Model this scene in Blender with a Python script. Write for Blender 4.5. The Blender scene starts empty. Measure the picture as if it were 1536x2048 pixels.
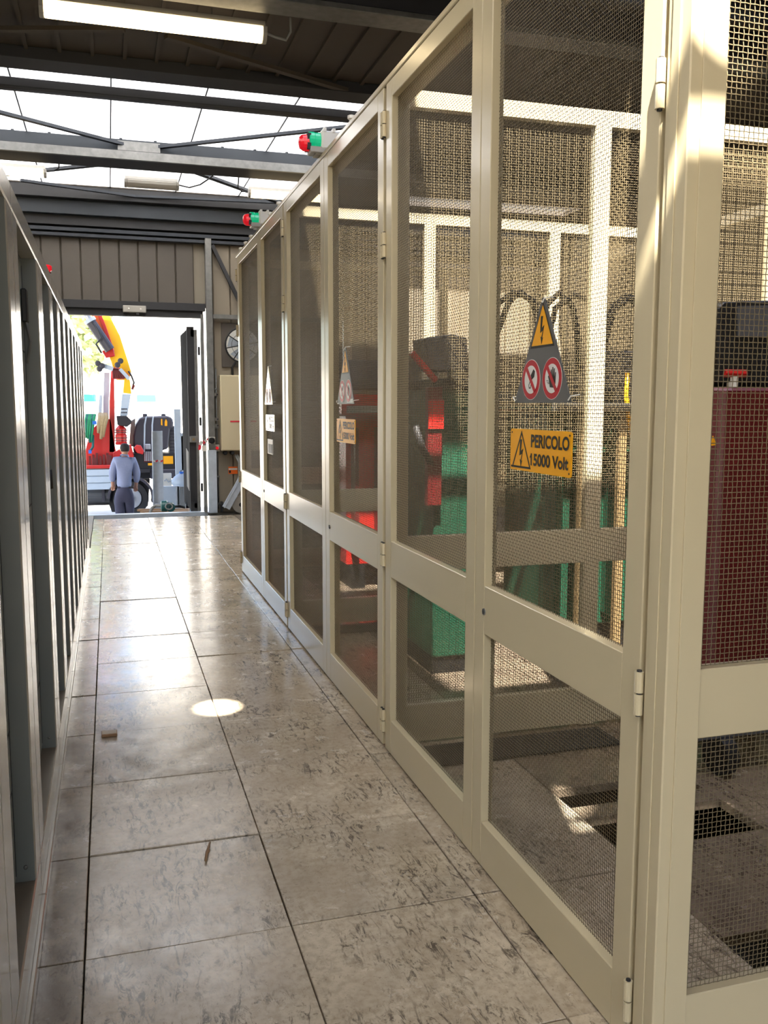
import bpy, bmesh, math, random
from mathutils import Vector, Matrix
random.seed(7)
SC = bpy.context.scene
COL = SC.collection
# ------------------------------------------------------------------ camera
YAW, PITCH, ROLL, FPX, CAMH = .2950, -.1172, .0017, 1800.0, 1.5256
_f = Vector((math.sin(YAW)*math.cos(PITCH), math.cos(YAW)*math.cos(PITCH), math.sin(PITCH)))
_r = Vector((math.cos(YAW), -math.sin(YAW), 0)); _u = _r.cross(_f)
_cr, _sr = math.cos(ROLL), math.sin(ROLL)
_r, _u = _cr*_r + _sr*_u, -_sr*_r + _cr*_u
cam = bpy.data.cameras.new('camera'); camo = bpy.data.objects.new('camera', cam); COL.objects.link(camo)
m = Matrix.Identity(4)
for i in range(3):
    m[i][0], m[i][1], m[i][2] = _r[i], _u[i], -_f[i]
m[0][3], m[1][3], m[2][3] = 0, 0, CAMH
camo.matrix_world = m
cam.sensor_fit = 'VERTICAL'; cam.sensor_height = 36; cam.sensor_width = 27
cam.lens = FPX/2048*36; cam.clip_start = .02; cam.clip_end = 400
SC.camera = camo
# ------------------------------------------------------------------ world, sun, exposure
SC.view_settings.view_transform = 'Standard'; SC.view_settings.look = 'None'
SC.view_settings.gamma = 1; SC.view_settings.use_curve_mapping = False
SC.view_settings.exposure = 0.3
SKY, SUN, TUBE = 1.0, 42.0, 6.0
SUN_DIR = Vector((.15, .5, -.9)).normalized()
w = bpy.data.worlds.new('world'); SC.world = w; w.use_nodes = True
nt = w.node_tree; bg = nt.nodes['Background']
sky = nt.nodes.new('ShaderNodeTexSky'); sky.sky_type = 'NISHITA'; sky.sun_disc = False
sky.sun_elevation = math.radians(60); sky.sun_rotation = math.radians(197)
sky.air_density = 1.0; sky.dust_density = 3.0; sky.ozone_density = 1.0
nt.links.new(sky.outputs[0], bg.inputs[0]); bg.inputs[1].default_value = SKY
sl = bpy.data.lights.new('sun', 'SUN'); sl.energy = SUN; sl.angle = math.radians(.8); sl.color = (1, .93, .82)
so = bpy.data.objects.new('sun', sl); COL.objects.link(so)
so.rotation_euler = SUN_DIR.to_track_quat('-Z', 'Y').to_euler(); so.location = (0, -8, 12)
cy = SC.cycles
cy.max_bounces = 8; cy.diffuse_bounces = 5; cy.glossy_bounces = 4; cy.transparent_max_bounces = 24
cy.transmission_bounces = 6; cy.sample_clamp_indirect = 8; cy.use_denoising = True
cy.caustics_reflective = False; cy.caustics_refractive = False

def at(px, py, Y):
    d = _f + _r*((px-768)/FPX) - _u*((py-1024)/FPX)
    k = Y/d.y
    return Vector((d.x*k, Y, CAMH+d.z*k))

# ------------------------------------------------------------------ materials
def lin(c):
    if isinstance(c, str):
        c = [int(c[i:i+2], 16)/255 for i in (0, 2, 4)]
        c = [x/12.92 if x <= .04045 else ((x+.055)/1.055)**2.4 for x in c]
    return (c[0], c[1], c[2], 1)
MATS = {}
def mat(name, c, rough=.5, metal=0., var=.12, scale=8., spec=.5, bump=0., c2=None, coat=0., emit=None, es=1.):
    mt = bpy.data.materials.new(name); mt.use_nodes = True
    n = mt.node_tree.nodes; l = mt.node_tree.links; b = n['Principled BSDF']
    tc = n.new('ShaderNodeTexCoord'); nz = n.new('ShaderNodeTexNoise')
    nz.inputs['Scale'].default_value = scale; nz.inputs['Detail'].default_value = 4
    l.new(tc.outputs['Object'], nz.inputs['Vector'])
    mx = n.new('ShaderNodeMix'); mx.data_type = 'RGBA'
    a = lin(c); d = lin(c2) if c2 else tuple(x*(1-var) for x in a[:3])+(1,)
    mx.inputs[6].default_value = a; mx.inputs[7].default_value = d
    l.new(nz.outputs['Fac'], mx.inputs[0]); l.new(mx.outputs[2], b.inputs['Base Color'])
    b.inputs['Roughness'].default_value = rough; b.inputs['Metallic'].default_value = metal
    b.inputs['Specular IOR Level'].default_value = spec
    if coat:
        b.inputs['Coat Weight'].default_value = coat; b.inputs['Coat Roughness'].default_value = .12
    if bump:
        bp = n.new('ShaderNodeBump'); bp.inputs['Strength'].default_value = bump; bp.inputs['Distance'].default_value = .01
        l.new(nz.outputs['Fac'], bp.inputs['Height']); l.new(bp.outputs[0], b.inputs['Normal'])
    if emit:
        b.inputs['Emission Color'].default_value = lin(emit); b.inputs['Emission Strength'].default_value = es
    MATS[name] = mt
    return mt
M = MATS
mat('cage_paint', 'c8bb9a', .28, var=.06, scale=3, coat=.25)
mat('wire_paint', '75684e', .45, var=.3, scale=40)
mat('cabinet_paint', 'a29a8a', .24, var=.1, scale=4, coat=.3)
mat('cabinet_grey', '6c6f6b', .42, var=.12, scale=5)
mat('cabinet_door_grey', '888a7e', .35, var=.1, scale=5)
mat('sill_brown', '6a5f4f', .5, var=.3, scale=20)
mat('wall_panel', '544d45', .6, var=.18, scale=2.5)
mat('wall_panel_lit', '8a7f6e', .6, var=.15, scale=2.5)  # paler copy of the wall panel colour, doorway and floor glare painted in
mat('wall_plain', '8f8676', .7, var=.15, scale=2)
mat('roof_sheet', '4a4239', .7, var=.3, scale=3)
mat('dark_steel', '252528', .6, var=.3, scale=12)
mat('navy_steel', '1b242d', .5, var=.2, scale=8)
mat('galv', '8b8b88', .42, metal=.7, c2='5f5f5d', scale=18)
mat('galv_light', 'c2ccd8', .45, metal=.1, c2='a2acb8', scale=14)
mat('brace_steel', '2b3038', .5, var=.2, scale=10, metal=.2)
mat('black', '141416', .5, var=.3)
mat('rubber', '1b1b1c', .8, var=.3, scale=20)
mat('slab', '33302c', .9, var=.4, scale=4)
mat('concrete', '9b978f', .85, var=.25, scale=1.5)
mat('white_plastic', 'e4e2da', .35, var=.05)
mat('lamp_grey', 'a8a49b', .4, var=.1)
mat('sign_grey', '5b5a58', .4, var=.05)
mat('sign_yellow', 'f0a80c', .4, var=.04)
mat('sign_yellow_glare', 'e8d28a', .22, var=.25, scale=30, coat=.6)  # glare on the far signs is painted into this pale yellow
mat('sign_white', 'd8d6d0', .4, var=.04)
mat('sign_red', 'b01c26', .4, var=.05)
mat('sign_black', '1e1a16', .45, var=.1)
mat('red_paint', 'c8231f', .38, var=.15, scale=6, coat=.2)
mat('dark_red_coil', '641416', .4, var=.2, scale=5, coat=.15)
mat('green_paint', '1a4c37', .4, var=.2, scale=5, coat=.15)
mat('grey_box', '55565a', .5, var=.15)
mat('orange_paint', 'ef6a1a', .35, var=.1, coat=.2)
mat('yellow_paint', 'f5c518', .35, var=.08, coat=.2)
mat('alu_board', 'b9c7d6', .42, var=.12, scale=12)
mat('truck_black', '232227', .5, var=.25)
mat('tank_dark', '3a3842', .5, var=.15)
mat('tyre', '2a2a2c', .85, var=.3, scale=30)
mat('rim_steel', 'a9adb5', .4, metal=.5)
mat('rope_green', '2f9c6b', .8, var=.4, scale=40)
mat('sling_tan', 'b09a72', .85, var=.35, scale=40)
mat('sling_blue', '2f6fd0', .8, var=.2)
mat('skin_tone', 'b98a72', .55, var=.1)
mat('hair_dark', '2f2826', .8, var=.3, scale=60)
mat('sweater', '8f97b4', .9, var=.12, scale=30, bump=.3)
mat('trousers', '46465a', .9, var=.15, scale=25, bump=.3)
mat('shoe', '232325', .6)
mat('teal_plastic', '0f5a58', .4, var=.2)
mat('wood', 'a9855f', .7, c2='7b5c3f', scale=9)
mat('foliage', 'bcc291', .8, c2='94a066', scale=6)
mat('bark', '5a4a3a', .9, var=.3)
mat('building_white', 'e9e6df', .8, var=.06)
mat('roof_green', '2fa07a', .6, var=.2)
mat('cable_grey', '8c8c88', .5, var=.1)
mat('tape_red', 'd0273a', .5)
mat('brass_tan', '8a7350', .5, var=.3)
mat('lamp_green', '0fae7a', .15, emit='10e0a0', es=.25)
mat('lamp_red', 'd61f2c', .15, emit='ff2030', es=.3)
mat('tube_light', 'fff2d8', .4, var=0, emit='ffe3b0', es=TUBE)
mat('tube_off', 'b3aea4', .3, var=.1)
mat('glass_dark', '2b3138', .15)

def sky_pane(name, lo, hi, tint):
    mt = bpy.data.materials.new(name); mt.use_nodes = True
    n = mt.node_tree.nodes; l = mt.node_tree.links; n.remove(n['Principled BSDF'])
    out = n['Material Output']; tr = n.new('ShaderNodeBsdfTranslucent'); tp = n.new('ShaderNodeBsdfTransparent')
    gl = n.new('ShaderNodeBsdfGlossy'); gl.inputs['Roughness'].default_value = .3
    nz = n.new('ShaderNodeTexNoise'); nz.inputs['Scale'].default_value = 2
    tc = n.new('ShaderNodeTexCoord'); l.new(tc.outputs['Object'], nz.inputs['Vector'])
    rp = n.new('ShaderNodeMapRange'); rp.inputs[3].default_value = lo; rp.inputs[4].default_value = hi
    l.new(nz.outputs['Fac'], rp.inputs[0])
    cm = n.new('ShaderNodeCombineColor')
    for i in range(3): l.new(rp.outputs[0], cm.inputs[i])
    l.new(cm.outputs[0], tr.inputs[0]); tp.inputs[0].default_value = (tint*.9, tint*.95, tint, 1)
    a = n.new('ShaderNodeMixShader'); a.inputs[0].default_value = .25
    l.new(tr.outputs[0], a.inputs[1]); l.new(tp.outputs[0], a.inputs[2])
    b = n.new('ShaderNodeMixShader'); b.inputs[0].default_value = .06
    l.new(a.outputs[0], b.inputs[1]); l.new(gl.outputs[0], b.inputs[2]); l.new(b.outputs[0], out.inputs[0])
    M[name] = mt
sky_pane('skylight_sheet', .52, .62, .4); sky_pane('fill_skylight_pane', .55, .65, .6)

def tile_mat(name, ca, cb, cc):
    mt = bpy.data.materials.new(name); mt.use_nodes = True
    n = mt.node_tree.nodes; l = mt.node_tree.links; b = n['Principled BSDF']
    g = n.new('ShaderNodeNewGeometry'); oi = n.new('ShaderNodeObjectInfo')
    def noise(scale, detail, rough, vec=None, dist=0):
        z = n.new('ShaderNodeTexNoise'); z.inputs['Scale'].default_value = scale; z.inputs['Detail'].default_value = detail
        z.inputs['Roughness'].default_value = rough; z.inputs['Distortion'].default_value = dist
        l.new(vec or g.outputs['Position'], z.inputs['Vector']); return z.outputs['Fac']
    def ramp(x, a, c, lo=0., hi=1.):
        r = n.new('ShaderNodeMapRange'); r.interpolation_type = 'SMOOTHSTEP'
        r.inputs[1].default_value = a; r.inputs[2].default_value = c; r.inputs[3].default_value = lo; r.inputs[4].default_value = hi
        l.new(x, r.inputs[0]); return r.outputs[0]
    def math_(op, x, y):
        k = n.new('ShaderNodeMath'); k.operation = op
        for i, v in enumerate((x, y)):
            if isinstance(v, (int, float)): k.inputs[i].default_value = v
            else: l.new(v, k.inputs[i])
        return k.outputs[0]
    def mix(fac, a, c):
        k = n.new('ShaderNodeMix'); k.data_type = 'RGBA'; l.new(fac, k.inputs[0])
        for i, v in ((6, a), (7, c)):
            if isinstance(v, str): k.inputs[i].default_value = lin(v)
            else: l.new(v, k.inputs[i])
        return k.outputs[2]
    # stretched coordinates for the short scuffs
    mp = n.new('ShaderNodeMapping'); mp.inputs['Rotation'].default_value = (0, 0, .7); mp.inputs['Scale'].default_value = (1, .32, 1)
    l.new(g.outputs['Position'], mp.inputs['Vector'])
    base = mix(ramp(noise(3.2, 5, .6), .3, .7), ca, cb)
    fine = mix(ramp(noise(38, 3, .6), .35, .75, 0, .5), base, cc)
    scuff = math_('MULTIPLY', ramp(noise(34, 8, .8, mp.outputs[0], 1.4), .5, .59), ramp(noise(2.8, 5, .7), .4, .57))
    fleck = math_('MULTIPLY', ramp(noise(85, 3, .6, None, .8), .6, .7), .45)
    dirty = mix(math_('MAXIMUM', math_('MULTIPLY', scuff, .85), fleck), fine, '3a3129')
    blot = math_('MULTIPLY', ramp(noise(1.9, 7, .72, None, .6), .52, .7), .42)
    d2 = mix(blot, dirty, '6b5f50')
    # the strip beside the cabinets is browner with old dirt
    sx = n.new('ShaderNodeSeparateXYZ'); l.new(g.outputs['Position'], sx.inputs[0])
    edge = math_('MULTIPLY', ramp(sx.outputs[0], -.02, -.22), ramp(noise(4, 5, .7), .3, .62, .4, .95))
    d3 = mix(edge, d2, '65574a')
    hs = n.new('ShaderNodeHueSaturation'); l.new(d3, hs.inputs['Color'])
    l.new(ramp(oi.outputs['Random'], 0, 1, .9, 1.08), hs.inputs['Value'])
    l.new(hs.outputs[0], b.inputs['Base Color'])
    l.new(ramp(noise(7, 5, .7), .3, .75, .15, .31), b.inputs['Roughness'])
    b.inputs['Specular IOR Level'].default_value = .55
    bp = n.new('ShaderNodeBump'); bp.inputs['Strength'].default_value = .06; bp.inputs['Distance'].default_value = .004
    l.new(noise(30, 4, .6), bp.inputs['Height']); l.new(bp.outputs[0], b.inputs['Normal'])
    M[name] = mt
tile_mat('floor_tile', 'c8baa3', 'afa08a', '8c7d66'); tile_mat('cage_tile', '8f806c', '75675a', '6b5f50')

# ------------------------------------------------------------------ helpers
W = {}                                     # world location of every thing / part
def tag(o, label=None, cat=None, group=None, kind=None):
    for k, v in (('label', label), ('category', cat), ('group', group), ('kind', kind)):
        if v: o[k] = v
    return o
def thing(name, label, cat, loc=(0, 0, 0), group=None):
    o = bpy.data.objects.new(name, None); COL.objects.link(o); o.empty_display_size = .1
    o.location = loc; W[o] = Vector(loc)
    return tag(o, label, cat, group)
def link(o, parent=None, loc=None):
    """loc is in world space"""
    COL.objects.link(o)
    base = W[parent] if parent else Vector((0, 0, 0))
    if parent: o.parent = parent
    L = Vector(loc) if loc is not None else base.copy()
    o.location = L-base; W[o] = L
    return o
class MB:
    def __init__(s): s.v = []; s.f = []; s.m = []; s.cur = 0
    def add(s, vs, fs):
        k = len(s.v); s.v += [tuple(v) for v in vs]; s.f += [tuple(i+k for i in f) for f in fs]; s.m += [s.cur]*len(fs); return s
    def box(s, x0, x1, y0, y1, z0, z1):
        x0, x1 = min(x0, x1), max(x0, x1); y0, y1 = min(y0, y1), max(y0, y1); z0, z1 = min(z0, z1), max(z0, z1)
        return s.add([(x0,y0,z0),(x1,y0,z0),(x1,y1,z0),(x0,y1,z0),(x0,y0,z1),(x1,y0,z1),(x1,y1,z1),(x0,y1,z1)],
                     [(0,3,2,1),(4,5,6,7),(0,1,5,4),(1,2,6,5),(2,3,7,6),(3,0,4,7)])
    def bar(s, p, q, a, b=None, up=(0, 0, 1)):
        p, q = Vector(p), Vector(q); b = b or a; d = (q-p).normalized(); up = Vector(up)
        if abs(d.dot(up)) > .98: up = Vector((1, 0, 0))
        x = d.cross(up).normalized()*a/2; y = x.cross(d).normalized()*b/2
        vs = [c+i*x+j*y for c in (p, q) for i, j in ((-1,-1),(1,-1),(1,1),(-1,1))]
        return s.add(vs, [(3,2,1,0),(4,5,6,7),(0,1,5,4),(1,2,6,5),(2,3,7,6),(3,0,4,7)])
    def tube(s, pts, r, n=8, cap=True):
        pts = [Vector(p) for p in pts]; rr = r if isinstance(r, (list, tuple)) else [r]*len(pts); vs = []; prev = None
        for i, p in enumerate(pts):
            d = (pts[min(i+1, len(pts)-1)]-pts[max(i-1, 0)]).normalized()
            if prev is None:
                u = Vector((0, 0, 1)) if abs(d.z) < .9 else Vector((1, 0, 0)); x = d.cross(u).normalized()
            else: x = (prev-d*prev.dot(d)).normalized()
            prev = x; y = d.cross(x)
            for k in range(n):
                t = 2*math.pi*k/n; vs.append(p+(x*math.cos(t)+y*math.sin(t))*rr[i])
        fs = [(i*n+k, i*n+(k+1) % n, (i+1)*n+(k+1) % n, (i+1)*n+k) for i in range(len(pts)-1) for k in range(n)]
        if cap: fs += [tuple(range(n-1, -1, -1)), tuple(range((len(pts)-1)*n, len(pts)*n))]
        return s.add(vs, fs)
    def cyl(s, p, q, r, n=16): return s.tube([p, q], r, n)
    def prism(s, poly, d):
        """closed polygon of 3-D points extruded by vector d"""
        d = Vector(d); P = [Vector(p) for p in poly]; n = len(P)
        return s.add(P+[p+d for p in P], [tuple(range(n-1, -1, -1)), tuple(range(n, 2*n))]+[(i, (i+1) % n, n+(i+1) % n, n+i) for i in range(n)])
    def lathe(s, c, axis, prof, n=20):
        c = Vector(c); ax = Vector(axis).normalized(); u = Vector((0, 0, 1)) if abs(ax.z) < .9 else Vector((1, 0, 0))
        x = ax.cross(u).normalized(); y = ax.cross(x); vs = []
        for h, r in prof:
            for k in range(n):
                t = 2*math.pi*k/n; vs.append(c+ax*h+(x*math.cos(t)+y*math.sin(t))*r)
        fs = [(i*n+k, i*n+(k+1) % n, (i+1)*n+(k+1) % n, (i+1)*n+k) for i in range(len(prof)-1) for k in range(n)]
        fs += [tuple(range(n-1, -1, -1)), tuple(range((len(prof)-1)*n, len(prof)*n))]
        return s.add(vs, fs)
    def mesh(s, name, mats, off=(0, 0, 0), smooth=False):
        me = bpy.data.meshes.new(name); o = Vector(off)
        me.from_pydata([Vector(v)-o for v in s.v], [], s.f); me.update()
        for mm in (mats if isinstance(mats, (list, tuple)) else [mats]): me.materials.append(M[mm])
        for p, k in zip(me.polygons, s.m): p.material_index = k; p.use_smooth = smooth
        bm = bmesh.new(); bm.from_mesh(me); bmesh.ops.recalc_face_normals(bm, faces=bm.faces); bm.to_mesh(me); bm.free()
        return me
    def build(s, name, mats, parent=None, bevel=0, smooth=False, loc=None, seg=1):
        if loc is None: loc = W[parent] if parent else (0, 0, 0)
        o = bpy.data.objects.new(name, s.mesh(name, mats, loc, smooth)); link(o, parent, loc)
        if bevel:
            b = o.modifiers.new('bevel', 'BEVEL'); b.width = bevel; b.segments = seg; b.limit_method = 'ANGLE'
        return o
def share(src, parent, loc=None):
    """a copy of one object that shares its mesh"""
    o = src.copy(); o.parent = None; return link(o, parent, loc)
def copy_tree(o, parent=None, loc=None):
    c = o.copy(); COL.objects.link(c); c.parent = parent; W[c] = Vector(loc) if loc is not None else W[o]
    if loc is not None and parent is None: c.location = loc
    for ch in list(o.children): copy_tree(ch, c)
    return c
def box(name, mats, parent, *b, bevel=0, loc=None): return MB().box(*b).build(name, mats, parent, bevel, loc=loc)
def text_mb(body, width, height, origin, ux, uy, name, mt, parent, bold=.032, depth=.0006):
    """flat print: letters fitted into width x height, lying in the plane ux, uy"""
    cu = bpy.data.curves.new('t', 'FONT'); cu.body = body; cu.size = 1; cu.offset = bold; cu.fill_mode = 'FRONT'
    ob = bpy.data.objects.new('t', cu); COL.objects.link(ob)
    dg = bpy.context.evaluated_depsgraph_get(); me = bpy.data.meshes.new_from_object(ob.evaluated_get(dg))
    bpy.data.objects.remove(ob); bpy.data.curves.remove(cu)
    xs = [v.co.x for v in me.vertices]; ys = [v.co.y for v in me.vertices]
    sx = width/(max(xs)-min(xs)); sy = height/(max(ys)-min(ys)); x0, y0 = min(xs), min(ys)
    o = Vector(origin); ux, uy = Vector(ux), Vector(uy); nn = ux.cross(uy)
    b = W[parent]
    for v in me.vertices: v.co = o+ux*(v.co.x-x0)*sx+uy*(v.co.y-y0)*sy+nn*depth-b
    me.materials.append(M[mt]); me.name = name
    ob = bpy.data.objects.new(name, me); link(ob, parent); return ob

# ================================================================== THE SETTING
XR, YB, YF, XL, ZR = 7.0, 13.1, -4.0, -2.4, 4.35
GRD = -.95
# floor: slab with raised tiles
floor = MB().box(XL, XR, YF, YB, -.62, -.55).build('floor', 'slab'); floor['kind'] = 'structure'
TX = [-.242, -.114, .4676, 1.052, 1.64, 2.24, 2.84, 3.44, 4.1]
Y0 = 2.4715
tile_meshes = {}
def tile(x0, x1, y0, y1, dz=0.):
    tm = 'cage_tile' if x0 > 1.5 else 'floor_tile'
    g = .0019
    key = (round(x1-x0, 3), round(y1-y0, 3), tm)
    if key not in tile_meshes:
        a, b = (x1-x0)/2-g, (y1-y0)/2-g
        mb = MB(); c = .002
        vs = [(-a,-b,-.035),(a,-b,-.035),(a,b,-.035),(-a,b,-.035),(-a,-b,-c),(a,-b,-c),(a,b,-c),(-a,b,-c),(-a+c,-b+c,0),(a-c,-b+c,0),(a-c,b-c,0),(-a+c,b-c,0)]
        fs = [(3,2,1,0),(8,9,10,11)]+[(i,(i+1)%4,4+(i+1)%4,4+i) for i in range(4)]+[(4+i,4+(i+1)%4,8+(i+1)%4,8+i) for i in range(4)]
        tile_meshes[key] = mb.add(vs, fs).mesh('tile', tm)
    o = bpy.data.objects.new('tile', tile_meshes[key])
    link(o, floor, ((x0+x1)/2, (y0+y1)/2, dz))
    o.rotation_euler = (random.uniform(-.0022, .0022), random.uniform(-.002, .002), 0)
    return o
PITS = [(1.62, 2.24, 2.94, 3.10), (1.62, 2.24, 2.58, 2.84), (1.60, 2.24, 1.89, 2.05)]
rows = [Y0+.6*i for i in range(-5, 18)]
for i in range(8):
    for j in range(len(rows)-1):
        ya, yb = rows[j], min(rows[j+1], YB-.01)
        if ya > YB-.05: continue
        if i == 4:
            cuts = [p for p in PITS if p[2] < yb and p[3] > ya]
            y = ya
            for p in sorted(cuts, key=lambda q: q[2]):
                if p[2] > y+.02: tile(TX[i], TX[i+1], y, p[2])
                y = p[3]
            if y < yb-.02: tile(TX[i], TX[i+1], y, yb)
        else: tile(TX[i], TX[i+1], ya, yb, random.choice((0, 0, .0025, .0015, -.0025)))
# beyond the cabinets and the cage the floor is plain
box('floor_edge', 'concrete', floor, 4.1, XR, YF, YB, -.04, 0); box('floor_edge', 'concrete', floor, XL, -.25, YF, YB, -.04, 0)
box('floor_edge', 'concrete', floor, -.25, 4.1, YF, rows[0]-.003, -.04, 0)
box('threshold', 'galv_light', floor, -.95, 1.32, YB-.01, YB+.12, -.16, .004)

# back wall of upright panels around the doorway
DX0, DX1, DZ = -.75, 1.31, 2.80
wb = box('wall_back', 'wall_plain', None, 1.42, XR, YB+.05, YB+.1, GRD, 4.6); wb['kind'] = 'structure'
box('wall_core', 'wall_plain', wb, XL, DX0, YB+.05, YB+.1, GRD, 4.6)
box('wall_core', 'wall_plain', wb, DX0, 1.42, YB+.05, YB+.1, DZ+.1, 4.6)
box('wall_core', 'concrete', wb, XL, XR, YB+.02, YB+.1, GRD, -.01)
pm = {}
def wall_panel(x, wd, z0, z1):
    k = (round(wd, 3), round(z0, 2), round(z1, 2))
    if k not in pm:
        mb = MB(); h = wd/2-.004
        mb.prism([(-h, .05, z0), (-h, .012, z0), (-h+.012, 0, z0), (h-.012, 0, z0), (h, .012, z0), (h, .05, z0)], (0, 0, z1-z0))
        pm[k] = mb.mesh('panel', 'wall_panel' if z0 > 1 else 'wall_panel_lit')
    link(bpy.data.objects.new('panel', pm[k]), wb, (x+wd/2, YB, 0))
x = -2.3
while x < XR-.2:
    if x+.25 <= 1.36: wall_panel(x, .25, 2.93, 3.82)
    elif x > 1.3: wall_panel(x, .25, 0.0, 3.82)
    x += .25
wl = box('wall_left', 'wall_plain', None, XL-.1, XL, YF, YB+.1, GRD, 4.6); wl['kind'] = 'structure'
wr = box('wall_right', 'wall_plain', None, XR, XR+.1, YF, YB+.1, GRD, 4.6); wr['kind'] = 'structure'
wf = box('wall_front', 'wall_plain', None, XL-.1, XR+.1, YF-.1, YF, 2.9, 4.6); wf['kind'] = 'structure'     # unseen gateway behind the camera is added to let light in
for a, b in ((XL-.1, -1.4), (1.5, XR+.1)): box('wall_core', 'wall_plain', wf, a, b, YF-.1, YF, GRD, 2.9)
# doorway trim: lintel, jamb, galvanised column
tr = MB().box(-1.6, 1.34, YB-.06, YB+.05, 2.84, 2.945).build('trim_1', 'dark_steel', bevel=.004); tr['kind'] = 'structure'
MB().box(-1.6, 1.31, YB-.02, YB+.1, 2.75, 2.84).build('lintel_channel', 'dark_steel', tr)
MB().box(1.275, 1.315, YB-.03, YB+.1, 0, 2.80).build('jamb', 'galv', tr)
col = MB().box(1.345, 1.435, YB-.12, YB-.01, 0, 3.84).build('column', 'galv', bevel=.006); col['kind'] = 'structure'
MB().box(1.335, 1.445, YB-.128, YB-.005, .0, .9).build('wear_plate', 'galv_light', col)
br = MB().bar((1.45, YB-.06, 3.75), (1.86, YB-.06, 2.9), .05, .05).build('wall_brace', 'dark_steel'); br['kind'] = 'structure'
rl = MB().bar((1.44, YB-.08, 2.77), (3.2, YB-.08, 2.76), .07, .06).build('wall_rail', 'galv'); rl['kind'] = 'structure'

# roof: sheets with openings; those out of view are added for sun patches
holes = [(.69, 1.05, .40, .75), (.70, 1.5, .315, .388), (1.0, 4.5, 1.95, 3.0), (-.36, -.14, 1.93, 2.19), (1.0, 4.5, 4.66, 5.16), (3.9, 6.6, 11.95, 12.5), (XL, 2.62, 8.35, 12.72), (-2.3, -.62, -3, 4.3)]
xs = sorted({XL-.1, XR+.1} | {h[i] for h in holes for i in (0, 1)}); ys = sorted({YF-.1, YB+.1} | {h[i] for h in holes for i in (2, 3)})
mb = MB()
for j in range(len(ys)-1):
    run = None
    for i in range(len(xs)):
        solid = i < len(xs)-1 and not any(h[0] <= xs[i]+.001 and xs[i+1] <= h[1]+.001 and h[2] <= ys[j]+.001 and ys[j+1] <= h[3]+.001 for h in holes)
        if solid and run is None: run = xs[i]
        if not solid and run is not None:
            mb.box(run, xs[i], ys[j], ys[j+1], ZR, ZR+.06); run = None
ceil = mb.build('ceiling', 'roof_sheet'); ceil['kind'] = 'structure'
mb = MB(); k = XL+.1
while k < 4:
    mb.box(k, k+.03, 5.2, 8.34, ZR-.025, ZR); k += .25
mb.build('sheet_rib', 'roof_sheet', ceil)['kind'] = 'stuff'
def sun_patch_ring(cx, cy_, r, h):
    """square plate with a round hole set into a roof opening"""
    n = 32; v = []
    for z in (ZR+.02, ZR+.026):
        for k in range(n):
            c, s_ = math.cos(2*math.pi*k/n), math.sin(2*math.pi*k/n); q_ = h/max(abs(c), abs(s_)); v += [(cx+r*c, cy_+r*s_, z), (cx+q_*c, cy_+q_*s_, z)]
    f = []
    for k in range(n):
        a, b = 2*k, 2*((k+1) % n); N = 2*n
        f += [(a, b, b+1, a+1), (N+a, N+a+1, N+b+1, N+b), (a, N+a, N+b, b)]
    MB().add(v, f).build('sun_patch_plate', 'roof_sheet', ceil)
sun_patch_ring(-.25, 2.06, .108, .14); sun_patch_ring(.87, .575, .145, .182)  # unseen plates added to round off the sun patches
def skylight(x0, x1, y0, y1, ny, name='window_1', mt='skylight_sheet'):
    o = None
    for i in range(ny):
        a, b = x0+(x1-x0)*i/ny, x0+(x1-x0)*(i+1)/ny
        if o is None:
            o = box(name, mt, None, a, b, y0, y1, ZR+.02, ZR+.024); o['kind'] = 'structure'
        else: box('pane', mt, o, a, b, y0, y1, ZR+.02, ZR+.024)
        if i: box('glazing_bar', 'brace_steel', o, a-.006, a+.006, y0, y1, ZR+.008, ZR+.03)
    return o
skylight(XL, 2.62, 8.35, 10.5, 6, 'window_1'); skylight(XL, 2.62, 10.5, 12.72, 6, 'window_2'); skylight(-2.3, -.62, -3, 4.3, 4, 'fill_skylight', 'fill_skylight_pane')  # third skylight is out of view, added to light the corridor
def beam(name, mt, *b, bevel=.004):
    o = box(name, mt, None, *b, bevel=bevel); o['kind'] = 'structure'; return o
bA = beam('roof_beam', 'galv', XL, XR, 6.08, 6.30, 4.12, 4.16)
box('beam_web', 'dark_steel', bA, XL, XR, 6.08, 6.12, 4.16, 4.35); box('beam_lip', 'galv', bA, XL, XR, 6.28, 6.30, 4.16, 4.2)
box('beam_web', 'dark_steel', bA, XL, XR, 5.6, 5.68, 4.2, 4.35)
beam('roof_beam', 'dark_steel', XL, XR, 4.54, 4.62, 4.02, 4.35)
beam('roof_beam', 'dark_steel', XL, XR, 8.0, 8.28, 4.26, 4.35)
bC = beam('roof_beam', 'dark_steel', XL, XR, 8.48, 8.56, 4.19, 4.262)
box('beam_lip', 'brace_steel', bC, XL, XR, 8.56, 8.62, 4.19, 4.21)
bD = beam('roof_beam', 'navy_steel', XL, XR, 10.42, 10.54, 4.2, 4.36)
box('beam_channel', 'galv', bD, XL, XR, 10.2, 10.24, 4.1, 4.185); box('beam_channel', 'dark_steel', bD, XL, XR, 10.24, 10.62, 4.1, 4.13)
box('beam_channel', 'dark_steel', bD, XL, XR, 10.24, 10.3, 4.185, 4.2)
for k in range(12): box('bolt', 'navy_steel', bD, -1.6+k*.36, -1.57+k*.36, 10.42, 10.46, 4.36, 4.385)
box('gusset', 'galv', bD, .18, .62, 10.37, 10.42, 4.17, 4.33)
bE = beam('roof_beam', 'dark_steel', XL, XR, 12.72, 12.95, 4.2, 4.36)
for k in range(12): box('bolt', 'navy_steel', bE, -1.6+k*.42, -1.56+k*.42, 12.72, 12.76, 4.36, 4.39)
bF = beam('roof_beam', 'navy_steel', XL, XR, 12.85, 13.1, 4.02, 4.2)
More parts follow.
